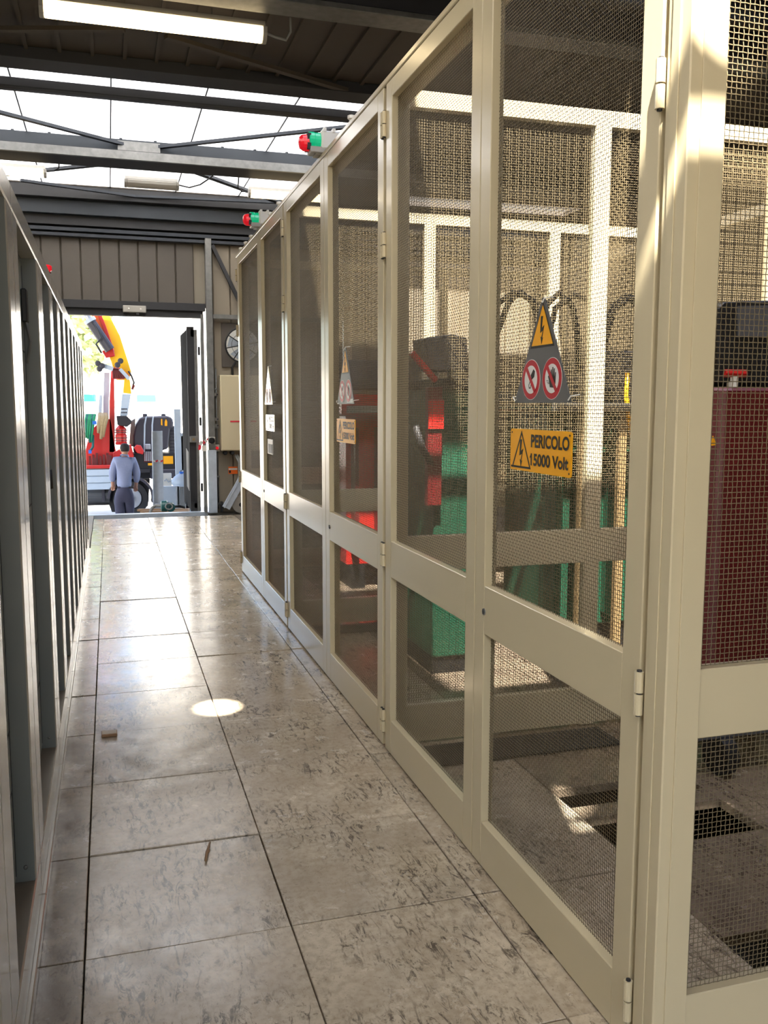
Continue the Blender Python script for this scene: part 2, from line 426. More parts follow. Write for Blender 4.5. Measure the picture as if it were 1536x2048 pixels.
box('beam_channel', 'dark_steel', bF, XL, XR, 12.95, 13.1, 3.9, 4.02)
box('beam_channel', 'brace_steel', bF, XL, XR, 12.98, 13.1, 3.83, 3.875); box('beam_channel', 'brace_steel', bF, XL, XR, 13.0, 13.1, 3.765, 3.805)
def brace(p, q, wd=.055, mt='brace_steel'):
    o = MB().bar(p, q, wd, .03).build('roof_brace', mt); o['kind'] = 'structure'; return o
brace((-2.3, 8.72, 4.3), (.3, 10.44, 4.3)); brace((.55, 10.44, 4.3), (2.9, 8.72, 4.3))
brace((-.95, 12.25, 4.27), (.5, 12.74, 4.27)); brace((.35, 12.72, 4.27), (2.4, 12.5, 4.27)); brace((.75, 10.62, 4.2), (2.4, 12.6, 4.27), .08)
brace((-1.1, 12.0, 4.27), (.42, 10.6, 4.2), .07)
brace((-2.2, 8.0, 4.28), (.2, 7.26, 4.28), .06, 'roof_sheet'); brace((.5, 7.3, 4.28), (2.9, 8.4, 4.28), .06, 'roof_sheet')
o = MB().box(.12, .62, 7.2, 7.3, 4.3, 4.34).build('roof_gusset', 'roof_sheet'); o['kind'] = 'structure'

# ================================================================== LIGHT FIXTURES
def fixture(x0, x1, y, z, lit, label, cable):
    t = thing('ceiling_light', label, 'light', ((x0+x1)/2, y, z), 'batten lights hung under the roof')
    h = .066 if x1-x0 > 1 else .06
    MB().prism([(x0+.01, y-h*.8, z+h*.5), (x0+.01, y-h*.55, z+h*1.15), (x0+.01, y+h*.55, z+h*1.15), (x0+.01, y+h*.8, z+h*.5)], (x1-x0-.02, 0, 0)).build('housing', 'lamp_grey', t, .004)
    pts = [(-h, .45), (-h*.95, -.2), (-h*.6, -.75), (0, -.95), (h*.6, -.75), (h*.95, -.2), (h, .45)]
    MB().prism([(x0+.03, y+a, z+b*h) for a, b in pts], (x1-x0-.06, 0, 0)).build('diffuser', 'tube_light' if lit else 'tube_off', t, .006)
    for e in (x0, x1-.03): MB().prism([(e, y+a*1.04, z+b*h*1.04) for a, b in pts], (.03, 0, 0)).build('end_cap', 'lamp_grey', t, .004)
    for e in (x0+.25*(x1-x0), x1-.25*(x1-x0)): MB().cyl((e, y, z+h), (e, y, 4.22 if y < 8 else 4.12), .004, 6).build('hanger', 'galv', t)
    MB().tube(cable, .009, 6).build('cable', 'cable_grey' if y < 8 else 'dark_steel', t, smooth=True)
    return t
fixture(-.35, 1.13, 6.56, 4.09, True, 'long lit batten light hung close under the roof, nearest and largest', [(1.13, 6.56, 4.1), (1.2, 6.56, 4.08), (1.27, 6.56, 4.07), (1.3, 6.54, 4.12), (1.29, 6.5, 4.2)])
fixture(.25, .86, 11.05, 4.06, False, 'short unlit grey batten light hanging in front of the bright skylight', [(.86, 11.05, 4.07), (.98, 11.05, 4.05), (1.1, 11.0, 4.08), (1.2, 10.8, 4.12), (1.32, 10.5, 4.2)])
fixture(-1.25, -.58, 11.05, 4.10, True, 'short lit batten light above the grey cabinets, by the skylight', [(-.58, 11.05, 4.12), (-.5, 11.05, 4.13), (-.45, 11.03, 4.16), (-.44, 11, 4.22)])
fixture(1.67, 2.6, 11.1, 4.05, True, 'lit batten light under the skylight, above the farthest mesh doors', [(1.67, 11.1, 4.06), (1.6, 11.1, 4.06), (1.55, 11.08, 4.1), (1.55, 11, 4.2)])

fixture(-.35, 1.13, 3.2, 4.09, True, 'added batten light for fill, out of view, over the near end of the corridor, before the long one', [(1.13, 3.2, 4.1), (1.27, 3.2, 4.07), (1.29, 3.1, 4.2)])  # unseen batten added to brighten the corridor
fixture(-.35, 1.13, -.4, 4.09, True, 'added batten light, out of view, filling the corridor from behind', [(1.13, -.4, 4.1), (1.27, -.4, 4.07), (1.29, -.5, 4.2)])  # another unseen batten, added for light from behind the camera

# ================================================================== CAGE
XC = 1.131
ZT = 2.835
# crimped wire cloth: built once, shared
def wire_cloth(wy, z0, z1, p, r, crimp=True):
    """panel in the plane x = 0; wires along y and z"""
    v, f = [], []
    def wire(pts):
        k = len(v)
        for i, (a, b, c) in enumerate(pts):
            v.extend(pts3(a, b, c, pts[0], pts[-1]))
        n = len(pts)
        for i in range(n-1):
            for e in range(3): f.append((k+i*3+e, k+i*3+(e+1) % 3, k+i*3+3+(e+1) % 3, k+i*3+3+e))
    def pts3(a, b, c, s, e):
        if abs(e[1]-s[1]) > abs(e[2]-s[2]): return [(a+r, b, c), (a-r*.5, b, c+r*.87), (a-r*.5, b, c-r*.87)]
        return [(a+r, b, c), (a-r*.5, b+r*.87, c), (a-r*.5, b-r*.87, c)]
    ny, nz = int(wy/p), int((z1-z0)/p)
    ys_ = [-wy/2+p*(i+.5) for i in range(ny)]; zs = [z0+p*(i+.5) for i in range(nz)]
    am = r*.95
    for j, z in enumerate(zs):
        if crimp: wire([(0, -wy/2, z)]+[(am*(1 if (i+j) % 2 else -1), y, z) for i, y in enumerate(ys_)]+[(0, wy/2, z)])
        else: wire([(am, -wy/2, z), (am, wy/2, z)])
    for i, y in enumerate(ys_):
        if crimp: wire([(0, y, z0)]+[(am*(-1 if (i+j) % 2 else 1), y, z) for j, z in enumerate(zs)]+[(0, y, z1)])
        else: wire([(-am, y, z0), (-am, y, z1)])
    me = bpy.data.meshes.new('wire_mesh'); me.from_pydata(v, [], f); me.materials.append(M['wire_paint']); me.update()
    return me
ST, ZB, ZM0, ZM1, ZU = .078, .163, .797, .954, 2.765
cloth_up = wire_cloth(1-2*ST+.02, ZM1-.01, ZU+.01, .0098, .00092)
cloth_lo = wire_cloth(1-2*ST+.02, ZB-.01, ZM0+.01, .0098, .00092)
def cloth(parent, me, loc):
    o = bpy.data.objects.new('wire_mesh', me); link(o, parent, loc); o['kind'] = 'stuff'; return o
HZ = (.135, .882, 2.195, 2.68)
def make_door(hinge):               # hinge = -1: at the right seen from the corridor
    t = thing('mesh_door', None, None)
    for s in (-1, 1):
        MB().box(0, .04, s*.5, s*(.5-ST), .012, ZT).build('stile', 'cage_paint', t, .0025)
    for n_, a, b in (('bottom_rail', .012, ZB), ('middle_rail', ZM0, ZM1), ('top_rail', ZU, ZT)):
        MB().box(.0004, .0396, -.5+ST, .5-ST, a, b).build(n_, 'cage_paint', t, .002)
    cloth(t, cloth_up, (.026, 0, 0)); cloth(t, cloth_lo, (.026, 0, 0))
    for z in HZ:
        y = hinge*.507
        h = MB().cyl((-.006, y, z-.05), (-.006, y, z-.002), .0105, 12).cyl((-.006, y, z+.002), (-.006, y, z+.05), .0105, 12).build('hinge', 'cage_paint', t, smooth=False)
        MB().cyl((-.006, y, z-.054), (-.006, y, z+.054), .006, 8).build('hinge_pin', 'dark_steel', h)
    if hinge < 0:
        lk = MB().lathe((0, .42, .871), (-1, 0, 0), [(-.002, .011), (.003, .011), (.004, .008)], 14).build('lock', 'galv', t)
        MB().box(-.0046, -.003, .416, .424, .863, .88).build('keyhole', 'black', lk)
    return t
dr, dl = make_door(-1), make_door(1)
def place_door(src, first, y0, y1, label):
    o = src if first else copy_tree(src)
    loc = (XC, (y0+y1)/2, 0); o.location = loc; W[o] = Vector(loc); o.scale = (1, y1-y0, 1)
    tag(o, label, 'mesh door', 'hinged mesh doors of the beige cage')
place_door(dr, True, 1.727, 2.692, 'nearest beige mesh door, with the sharp grey triangle and yellow voltage signs')
place_door(dl, True, 2.697, 3.700, 'beige mesh door without signs, next after the nearest signed door')
place_door(dr, False, 3.738, 4.828, 'middle beige mesh door with smaller triangle and voltage signs, under the nearer signal light')
place_door(dl, False, 4.833, 5.985, 'beige mesh door without signs in the middle pair')
place_door(dr, False, 6.022, 6.998, 'far beige mesh door with signs painted pale with glare')
place_door(dl, False, 7.003, 8.235, 'farthest beige mesh door, at the far corner of the cage')

def cage_post(x0, x1, y0, y1, label, lip=False, ztop=2.83, name='cage_post'):
    t = thing(name, label, 'post', ((x0+x1)/2, (y0+y1)/2, 0))
    MB().box(x0, x1, y0, y1, .004, ztop).build('post', 'cage_paint', t, .003)
    MB().box(x0, x1+.0, y0, y1, .0, .006).build('foot_plate', 'cage_paint', t)
    if lip:
        MB().box(x0+.028, x1, y0-.0035, y0, .004, ztop-.02).build('cover_strip', 'cage_paint', t, .001)
        MB().box(x0-.003, x0, y0+.035, y1-.02, .004, ztop-.02).build('door_stop', 'cage_paint', t, .001)
    return t
cage_post(XC, 1.2155, 1.627, 1.709, 'wide beige corner post of the cage beside the nearest door', True, ZT)
for y, lab in ((3.719, 'beige cage post between the nearest and the middle pair of mesh doors'), (6.003, 'beige cage post between the middle and the far pair of mesh doors'), (8.275, 'beige end post at the far corner of the mesh cage')):
    cage_post(XC+.043, XC+.105, y-.014, y+.03, lab)
for y, lab in ((2.715, 'slim beige post behind the meeting stiles of the nearest door pair'), (4.85, 'slim beige post behind the meeting stiles of the middle door pair'), (7.02, 'slim beige post behind the meeting stiles of the far door pair')):
    cage_post(XC+.045, XC+.085, y, y+.035, lab)
t = thing('cage_top_beam', 'beige top beam running above all the mesh doors', 'beam', (1.18, 5, 2.8))
MB().box(XC+.045, XC+.10, 1.716, 8.29, 2.77, 2.83).build('beam', 'cage_paint', t, .002)
MB().box(XC-.004, XC+.12, 1.63, 8.29, 2.837, 2.86).build('top_flange', 'cage_paint', t, .003)
for y in (4.3, 6.2, 6.55, 7.45, 7.75, 8.05): MB().lathe((XC+.012, y, 2.858), (0, 0, 1), [(0, .012), (.012, .012), (.016, .02), (.03, .02), (.034, .008)], 8).build('top_bolt', 'white_plastic', t)

# fixed end panel facing the camera
def grid_panel(name, label, cat, x0, y, bays, bw, pitch, crimp, zb, thick=.04, group=None, posts=True, pw=.08):
    t = thing(name, label, cat, (x0, y, 0), group)
    inner = bw-pw
    up = wire_cloth(inner, ZM1-.005, ZU+.005, pitch, .0011 if crimp else .00085, crimp); lo = wire_cloth(inner, zb-.005, ZM0+.005, pitch, .0011 if crimp else .00085, crimp)
    for i in range(bays):
        a, b = x0+i*bw, x0+i*bw+inner
        for n_, z0, z1 in (('bottom_rail', .012, zb), ('middle_rail', ZM0, ZM1), ('top_rail', ZU, ZT)):
            MB().box(a, b, y+.0005, y+thick, z0, z1).build(n_, 'cage_paint', t, .002)
        MB().box(b, b+pw, y, y+thick+.004, .005, ZT).build('upright', 'cage_paint', t, .002)
        for me in (up, lo):
            o = cloth(t, me, ((a+b)/2, y+thick*.6, 0)); o.rotation_euler = (0, 0, math.pi/2)
    return t
grid_panel('mesh_panel', 'fixed mesh end panel facing the camera, right of the corner post', 'mesh panel', 1.216, 1.630, 3, .96, .0120, True, .187)
for y, lab in ((3.722, 'mesh partition behind the nearest cage bay'), (6.006, 'mesh partition behind the middle cage bay'), (8.262, 'mesh end wall of the cage beyond the far bay')):
    grid_panel('mesh_partition', lab, 'mesh partition', 1.24, y, 3, .955, .0112, False, .187, group='mesh partitions across the cage')
# back side of the cage
t = thing('rear_frame', 'beige frame along the rear side of the cage', 'frame', (4.1, 5, 0))
for y in (1.66, 3.75, 6.03, 8.29): MB().box(4.10, 4.16, y-.04, y, 0, ZT).build('upright', 'cage_paint', t)
for z0, z1 in ((.012, .19), (ZM0, ZM1), (ZU, ZT)): MB().box(4.11, 4.15, 1.66, 8.25, z0, z1).build('rail', 'cage_paint', t)

# ------------------------------------------------------------------ signs
def bolt_pts(cx, cy, s):            # lightning arrow, in sign coordinates
    P = [(-.10, .5), (.06, .5), (-.02, .08), (.17, .17), (.02, -.28), (.09, -.26), (-.02, -.5), (-.10, -.22), (-.035, -.25), (.06, -.02), (-.14, -.09)]
    return [(cx+x*s, cy+y*s) for x, y in P]
def sgn(yc):                        # u = along -Y (reads left to right), v = Z
    def P(pts, d): return [(1.112-d, yc-u, v) for u, v in pts]
    return P
def arc(cx, cy, r, n=28): return [(cx+r*math.cos(2*math.pi*i/n), cy+r*math.sin(2*math.pi*i/n)) for i in range(n)]
def flat(name, mt, parent, P, pts, d, th=.0005):
    return MB().prism(P(pts, d), (th, 0, 0)).build(name, mt, parent)
def tri_sign(yc, label, yellow, grey, tag_strip=False):
    P = sgn(yc); t = thing('warning_sign', label, 'sign', (1.112, yc, 1.53), 'triangular warning signs on the mesh doors')
    MB().prism(P([(-.166, 1.535), (.166, 1.535), (.006, 1.812), (-.006, 1.812)], 0), (.003, 0, 0)).build('plate', grey, t)
    flat('triangle_border', 'sign_black', t, P, [(-.071, 1.682), (.069, 1.682), (0, 1.800)], .0006)
    flat('triangle', yellow, t, P, [(-.062, 1.688), (.061, 1.688), (0, 1.792)], .0012)
    flat('lightning_arrow', 'sign_black', t, P, bolt_pts(-.001, 1.727, .074), .0018)
    for cx, hand in ((-.0625, False), (.0605, True)):
        flat('prohibition_edge', 'sign_white', t, P, arc(cx, 1.598, .055), .0006)
        flat('prohibition_ring', 'sign_red', t, P, arc(cx, 1.598, .0535), .001)
        flat('prohibition_face', 'sign_white', t, P, arc(cx, 1.598, .0385), .0014)
        mb = MB()
        if hand:
            pts = [(-.016, -.024), (-.022, -.004), (-.028, .006), (-.024, .009), (-.013, -.001), (-.012, .024), (-.007, .025), (-.004, .003), (-.003, .031), (.002, .031), (.003, .003), (.006, .027), (.011, .027), (.010, .001), (.014, .017), (.018, .016), (.016, -.014), (.010, -.026)]
            mb.prism(P([(cx+.006+u*.95, 1.598+v*.95) for u, v in pts], .0018), (.0004, 0, 0))
            for k in range(3): mb.prism(P([(cx-.03+k*.004, 1.592-k*.004), (cx-.018+k*.004, 1.592-k*.004), (cx-.018+k*.004, 1.5935-k*.004), (cx-.03+k*.004, 1.5935-k*.004)], .0018), (.0004, 0, 0))
        else:
            mb.prism(P([(cx+.003+u, 1.604+v) for u, v in ((-.003, .006), (.013, .022), (.022, .016), (.018, .001), (.004, -.006))], .0018), (.0004, 0, 0))
            ring = [(-.012, -.030), (-.001, -.030), (.002, -.018), (-.004, -.006), (-.014, -.020)]
            rin = [(-.0095, -.027), (-.003, -.027), (-.001, -.018), (-.005, -.011), (-.0115, -.021)]
            for i in range(5):
                j = (i+1) % 5
                mb.prism(P([(cx+a[0]+.002, 1.604+a[1]) for a in (ring[i], ring[j], rin[j], rin[i])], .0018), (.0004, 0, 0))
        mb.build('pictogram', 'sign_black', t)
        a = math.radians(-50); ca, sa = math.cos(a), math.sin(a)
        flat('prohibition_bar', 'sign_red', t, P, [(cx+x*ca-y*sa, 1.598+x*sa+y*ca) for x, y in ((-.04, -.006), (.04, -.006), (.04, .006), (-.04, .006))], .0024)
    for u, v in ((-.155, 1.545), (.155, 1.545), (0, 1.803)):
        MB().tube([(1.113, yc-u, v), (1.106, yc-u-.006, v-.004), (1.108, yc-u-.014*(1 if u > -.01 else -1), v+.006), (1.135, yc-u-.012*(1 if u > -.01 else -1), v+.01)], .0018, 6).build('cable_tie', 'white_plastic', t)
    if tag_strip: flat('tag_strip', 'sign_white', t, P, [(.03, 1.541), (.14, 1.541), (.14, 1.56), (.03, 1.56)], .0006)
    return t
def volt_sign(yc, label, yellow):
    P = sgn(yc); t = thing('voltage_sign', label, 'sign', (1.112, yc, 1.34), 'yellow voltage signs on the mesh doors')
    x0, x1, z0, z1, r = -.181, .181, 1.345, 1.462, .008
    pts = []
    for cx, cz, a0 in ((x1-r, z1-r, 0), (x0+r, z1-r, 90), (x0+r, z0+r, 180), (x1-r, z0+r, 270)):
        pts += [(cx+r*math.cos(math.radians(a0+k*30)), cz+r*math.sin(math.radians(a0+k*30))) for k in range(4)]
    MB().prism(P(pts, 0), (.003, 0, 0)).build('plate', yellow, t)
    T, c = [(-.169, 1.352), (-.047, 1.352), (-.108, 1.458)], (-.108, 1.387)
    inn = [(c[0]+(x-c[0])*.84, c[1]+(z-c[1])*.84) for x, z in T]
    mb = MB()
    for i in range(3):
        j = (i+1) % 3; mb.prism(P([T[i], T[j], inn[j], inn[i]], .0006), (.0005, 0, 0))
    mb.build('triangle_outline', 'sign_black', t)
    flat('lightning_arrow', 'sign_black', t, P, bolt_pts(-.109, 1.394, .078), .0007)
    text_mb('PERICOLO', .218, .036, (1.1114, yc+.047, 1.413), (0, -1, 0), (0, 0, 1), 'lettering', 'sign_black', t)
    text_mb('15000 Volt', .215, .034, (1.1114, yc+.047, 1.363), (0, -1, 0), (0, 0, 1), 'lettering', 'sign_black', t)
    flat('figure_flag', 'sign_black', t, P, [(-.0535, 1.3875), (-.0535, 1.3825), (-.0455, 1.389), (-.0455, 1.397)], .0006)
    for u, v in ((x0+.01, z1-.01), (x1-.01, z1-.01), (x1-.01, z0+.01), (x0+.01, z0+.01)):
        MB().lathe((1.112, yc-u, v), (-1, 0, 0), [(0, .003), (.0008, .003)], 8).build('rivet_hole', 'sign_black', t)
    return t
tri_sign(2.209, 'sharp grey triangle sign with two prohibition circles on the nearest mesh door', 'sign_yellow', 'sign_grey')
volt_sign(2.216, 'yellow PERICOLO 15000 Volt plate on the nearest mesh door', 'sign_yellow')
tri_sign(4.314, 'grey triangle sign with two prohibition circles on the middle mesh door', 'sign_yellow', 'sign_grey', True)
volt_sign(4.314, 'yellow PERICOLO 15000 Volt plate on the middle mesh door', 'sign_yellow')
tri_sign(6.552, 'triangle sign painted pale with glare on the far mesh door', 'sign_yellow_glare', 'sign_yellow_glare')
volt_sign(6.50, 'voltage plate painted pale with glare on the far mesh door', 'sign_yellow_glare')
t = thing('switch_plate', 'small grey label holder below the glare-pale signs on the far mesh door', 'plate', (1.115, 6.5, 1.22))
MB().box(1.112, 1.118, 6.40, 6.62, 1.175, 1.285).build('frame', 'lamp_grey', t, .002)
MB().box(1.110, 1.113, 6.42, 6.58, 1.185, 1.25).build('card', 'grey_box', t)

# ------------------------------------------------------------------ signal lights on top of the cage
def signal(y, label):
    t = thing('signal_light', label, 'signal light', (1.15, y, 2.86), 'red and green signal lights on the cage')
    MB().box(1.10, 1.24, y-.03, y+.05, 2.862, 2.868).build('bracket', 'lamp_grey', t)
    MB().box(1.07, 1.26, y-.045, y+.045, 2.868, 2.90).build('base', 'lamp_grey', t, .004)
    MB().box(1.13, 1.30, y-.05, y+.05, 2.885, 2.985).build('housing', 'white_plastic', t, .01)
    for k in range(3): MB().box(1.14+k*.05, 1.155+k*.05, y-.055, y+.055, 2.975, 2.995).build('cooling_fin', 'white_plastic', t)
    MB().lathe((1.13, y, 2.935), (-1, 0, 0), [(0, .045), (.03, .045), (.034, .047), (.06, .047), (.066, .04)], 16).build('green_lens', 'lamp_green', t, smooth=False)
    MB().lathe((1.065, y, 2.925), (-1, 0, -.12), [(0, .044), (.03, .042), (.045, .03), (.05, .012)], 16).build('red_lens', 'lamp_red', t, smooth=False)
    MB().box(1.055, 1.075, y-.042, y+.042, 2.885, 2.965).build('lens_gasket', 'black', t)
signal(4.92, 'nearer red and green signal light on top of the cage')
signal(7.02, 'farther red and green signal light on top of the cage')

# ================================================================== TRANSFORMERS INSIDE THE CAGE
# nearest bay: dark red cast-resin transformer
t = thing('resin_transformer', 'dark red resin transformer with black top in the nearest cage bay', 'transformer', (2.8, 3.2, 0))
def rbox(name, mt, parent, x0, x1, y0, y1, z0, z1, r, bevel=0):
    pts = []
    for cx, cy_, a0 in ((x1-r, y1-r, 0), (x0+r, y1-r, 90), (x0+r, y0+r, 180), (x1-r, y0+r, 270)):
        pts += [(cx+r*math.cos(math.radians(a0+k*15)), cy_+r*math.sin(math.radians(a0+k*15)), z0) for k in range(7)]
    return MB().prism(pts, (0, 0, z1-z0)).build(name, mt, parent, bevel)
for k in range(3):
    a = 2.235+k*.56
    c = rbox('coil', 'dark_red_coil', t, a, a+.52, 3.0, 3.44, .47, 1.6, .1, .012)
    MB().cyl((a+.07, 3.02, 1.655), (a+.17, 3.02, 1.655), .016, 10).build('terminal', 'red_paint', c)
    MB().cyl((a+.12, 3.03, 1.6), (a+.12, 3.03, 1.645), .022, 10).build('insulator', 'white_plastic', c)
MB().box(2.24, 3.9, 3.1, 3.34, 1.6, 1.86).build('top_yoke', 'black', t, .01)
pts = [at(1437, 650, 3.02), at(1437, 615, 3.02), at(1448, 603, 3.02), at(1560, 600, 3.02), at(1560, 765, 3.02), at(1437, 765, 3.02)]
MB().prism(pts, (0, .05, 0)).build('top_clamp', 'black', t, .006)
MB().prism([at(1476, 612, 3.01), at(1560, 610, 3.01), at(1560, 672, 3.01), at(1476, 674, 3.01)], (0, .01, 0)).build('name_panel', 'grey_box', t)
MB().prism([at(1421, 892, 2.99), at(1433, 890, 2.99), at(1427, 872, 2.99)], (0, .006, 0)).build('hazard_sticker', 'sign_yellow', t)
MB().box(2.25, 3.9, 3.05, 3.4, .3, .46).build('bottom_yoke', 'black', t, .008)
for y in (3.03, 3.38): MB().box(2.2, 3.92, y, y+.05, .16, .24).build('skid', 'grey_box', t, .004)
for x_ in (2.4, 3.7):
    for y in (3.055, 3.405): MB().cyl((x_-.03, y, .085), (x_+.03, y, .085), .085, 16).build('wheel', 'black', t)
# middle bay: green transformer
t = thing('green_transformer', 'dark green finned transformer in the middle cage bay', 'transformer', (2.8, 4.9, 0))
MB().box(2.42, 3.5, 4.72, 5.3, .22, 1.5).build('tank', 'green_paint', t, .01)
for k in range(6):
    MB().box(2.40+k*.2, 2.44+k*.2, 4.55, 4.72, .3, 1.4).build('cooling_fin', 'green_paint', t)
for k in range(4): MB().box(2.52+k*.24, 2.57+k*.24, 4.50, 4.54, .06, 1.53).build('strut', 'brass_tan', t)
MB().box(2.36, 3.55, 4.48, 4.56, 1.5, 1.545).build('top_rail', 'galv', t)
MB().box(2.36, 3.55, 4.6, 5.36, 1.5, 1.53).build('lid', 'green_paint', t, .004)
for k, x_ in enumerate((2.55, 2.95, 3.35)):
    i_ = MB().lathe((x_, 5.0, 1.53), (0, 0, 1), [(0, .05), (.06, .05), (.065, .07), (.09, .07), (.095, .045), (.14, .045), (.145, .06), (.17, .06), (.175, .03), (.3, .025)], 14).build('bushing', 'black', t)
    MB().tube([(x_, 5.0, 1.83), (x_-.02, 5.0, 2.02), (x_-.1, 5.0, 2.16), (x_-.22, 5.02, 2.2), (x_-.33, 5.04, 2.12), (x_-.38, 5.05, 1.9), (x_-.4, 5.05, 1.55)], .018, 8).build('cable', 'rubber', i_, smooth=True)
MB().box(2.72, 2.92, 4.56, 4.7, 1.62, 1.84).build('control_box', 'grey_box', t, .006)
for y in (4.75, 5.2): MB().box(2.4, 3.55, y, y+.08, .002, .22).build('skid', 'black', t)
MB().tube([at(1255, 745, 4.5), at(1252, 790, 4.5), at(1258, 840, 4.5), at(1262, 875, 4.5)], .014, 8).build('yellow_conduit', 'sign_yellow', t, smooth=True)
t = thing('switchgear', 'green switchgear with grey box on top and red lever, behind the second mesh door', 'switchgear', (1.9, 4.7, 0))
MB().box(1.72, 2.08, 4.7, 5.2, .1, 1.62).build('cubicle', 'green_paint', t, .008)
MB().box(1.70, 2.1, 4.68, 5.2, 1.62, 1.675).build('top_plate', 'black', t, .006)
MB().prism([at(850, 676, 4.66), at(905, 668, 4.66), at(935, 676, 4.66), at(935, 742, 4.66), at(858, 740, 4.66)], (0, .22, 0)).build('arc_chamber', 'grey_box', t, .006)
for x_ in (1.74, 1.86): MB().cyl((x_, 4.8, 1.67), (x_, 4.8, 1.74), .03, 10).build('insulator', 'white_plastic', t)
MB().bar(at(823, 705, 4.62), at(872, 762, 4.62), .035, .03).build('lever', 'red_paint', t, .004)
MB().box(1.66, 1.74, 4.63, 4.69, .98, 1.63).build('drive_shaft', 'dark_red_coil', t, .004)
MB().box(1.655, 1.745, 4.615, 4.63, 1.4, 1.56).build('drive_cover', 'red_paint', t, .004)
MB().tube([(1.58, 4.62, 1.42), (1.62, 4.62, 1.3), (1.69, 4.65, 1.2)], .02, 8).build('linkage', 'dark_steel', t, smooth=True)
MB().box(1.72, 2.08, 4.72, 5.18, .0, .1).build('plinth', 'black', t)
# far bay: red transformer
t = thing('red_transformer', 'red transformer with grey box on top in the far cage bay', 'transformer', (2.3, 7.4, 0))
MB().box(1.86, 2.9, 7.2, 7.8, .2, 1.45).build('tank', 'red_paint', t, .01)
for k in range(5): MB().box(1.9+k*.2, 1.93+k*.2, 7.06, 7.2, .3, 1.35).build('cooling_fin', 'dark_red_coil', t)
MB().box(1.80, 2.95, 7.1, 7.85, 1.45, 1.62).build('lid', 'red_paint', t, .01)
MB().box(1.8, 2.5, 7.2, 7.6, 1.66, 1.9).build('terminal_box', 'grey_box', t, .01)
MB().box(1.84, 2.9, 7.06, 7.1, 1.47, 1.53).build('name_strip', 'lamp_grey', t)
for x_ in (1.9, 2.7): MB().box(x_, x_+.12, 7.2, 7.8, 0.002, .2).build('skid', 'black', t)
# cable arcs beyond the partition
t = thing('cable_bundle', 'dark cables looping high behind the nearest mesh partition', 'cables', (2.1, 5.5, 2.0))
for k, (a, b) in enumerate(((2.5, 2.7), (2.78, 2.98), (3.27, 3.5))):
    MB().tube([(a-.1, 5.5, 1.6), (a-.06, 5.5, 2.0), (a+.02, 5.5, 2.2), ((a+b)/2, 5.5, 2.27), (b, 5.5, 2.2), (b+.06, 5.52, 2.0), (b+.08, 5.52, 1.75)], .022, 8).build('cable', 'rubber', t, smooth=True)
MB().box(2.35, 3.62, 5.45, 5.53, 1.56, 1.62).build('support_rail', 'galv', t)
for x_ in (2.37, 3.58): MB().box(x_, x_+.04, 5.45, 5.53, 0, 1.57).build('support_leg', 'galv', t)
# dark mat along the partitions
for y, lab in ((3.45, 'dark rubber strip on the floor along the nearest mesh partition'), (5.75, 'dark rubber strip on the floor along the middle mesh partition')):
    t = thing('rubber_mat', lab, 'mat', (2.2, y, 0)); mb = MB().box(1.27, 2.18 if y < 4 else 3.9, y, y+.22, .004, .009)
    mb.build('sheet', 'rubber', t)
    MB().box(1.27, 2.18 if y < 4 else 3.9, y-.008, y, .004, .012).build('edge_strip', 'rubber', t)

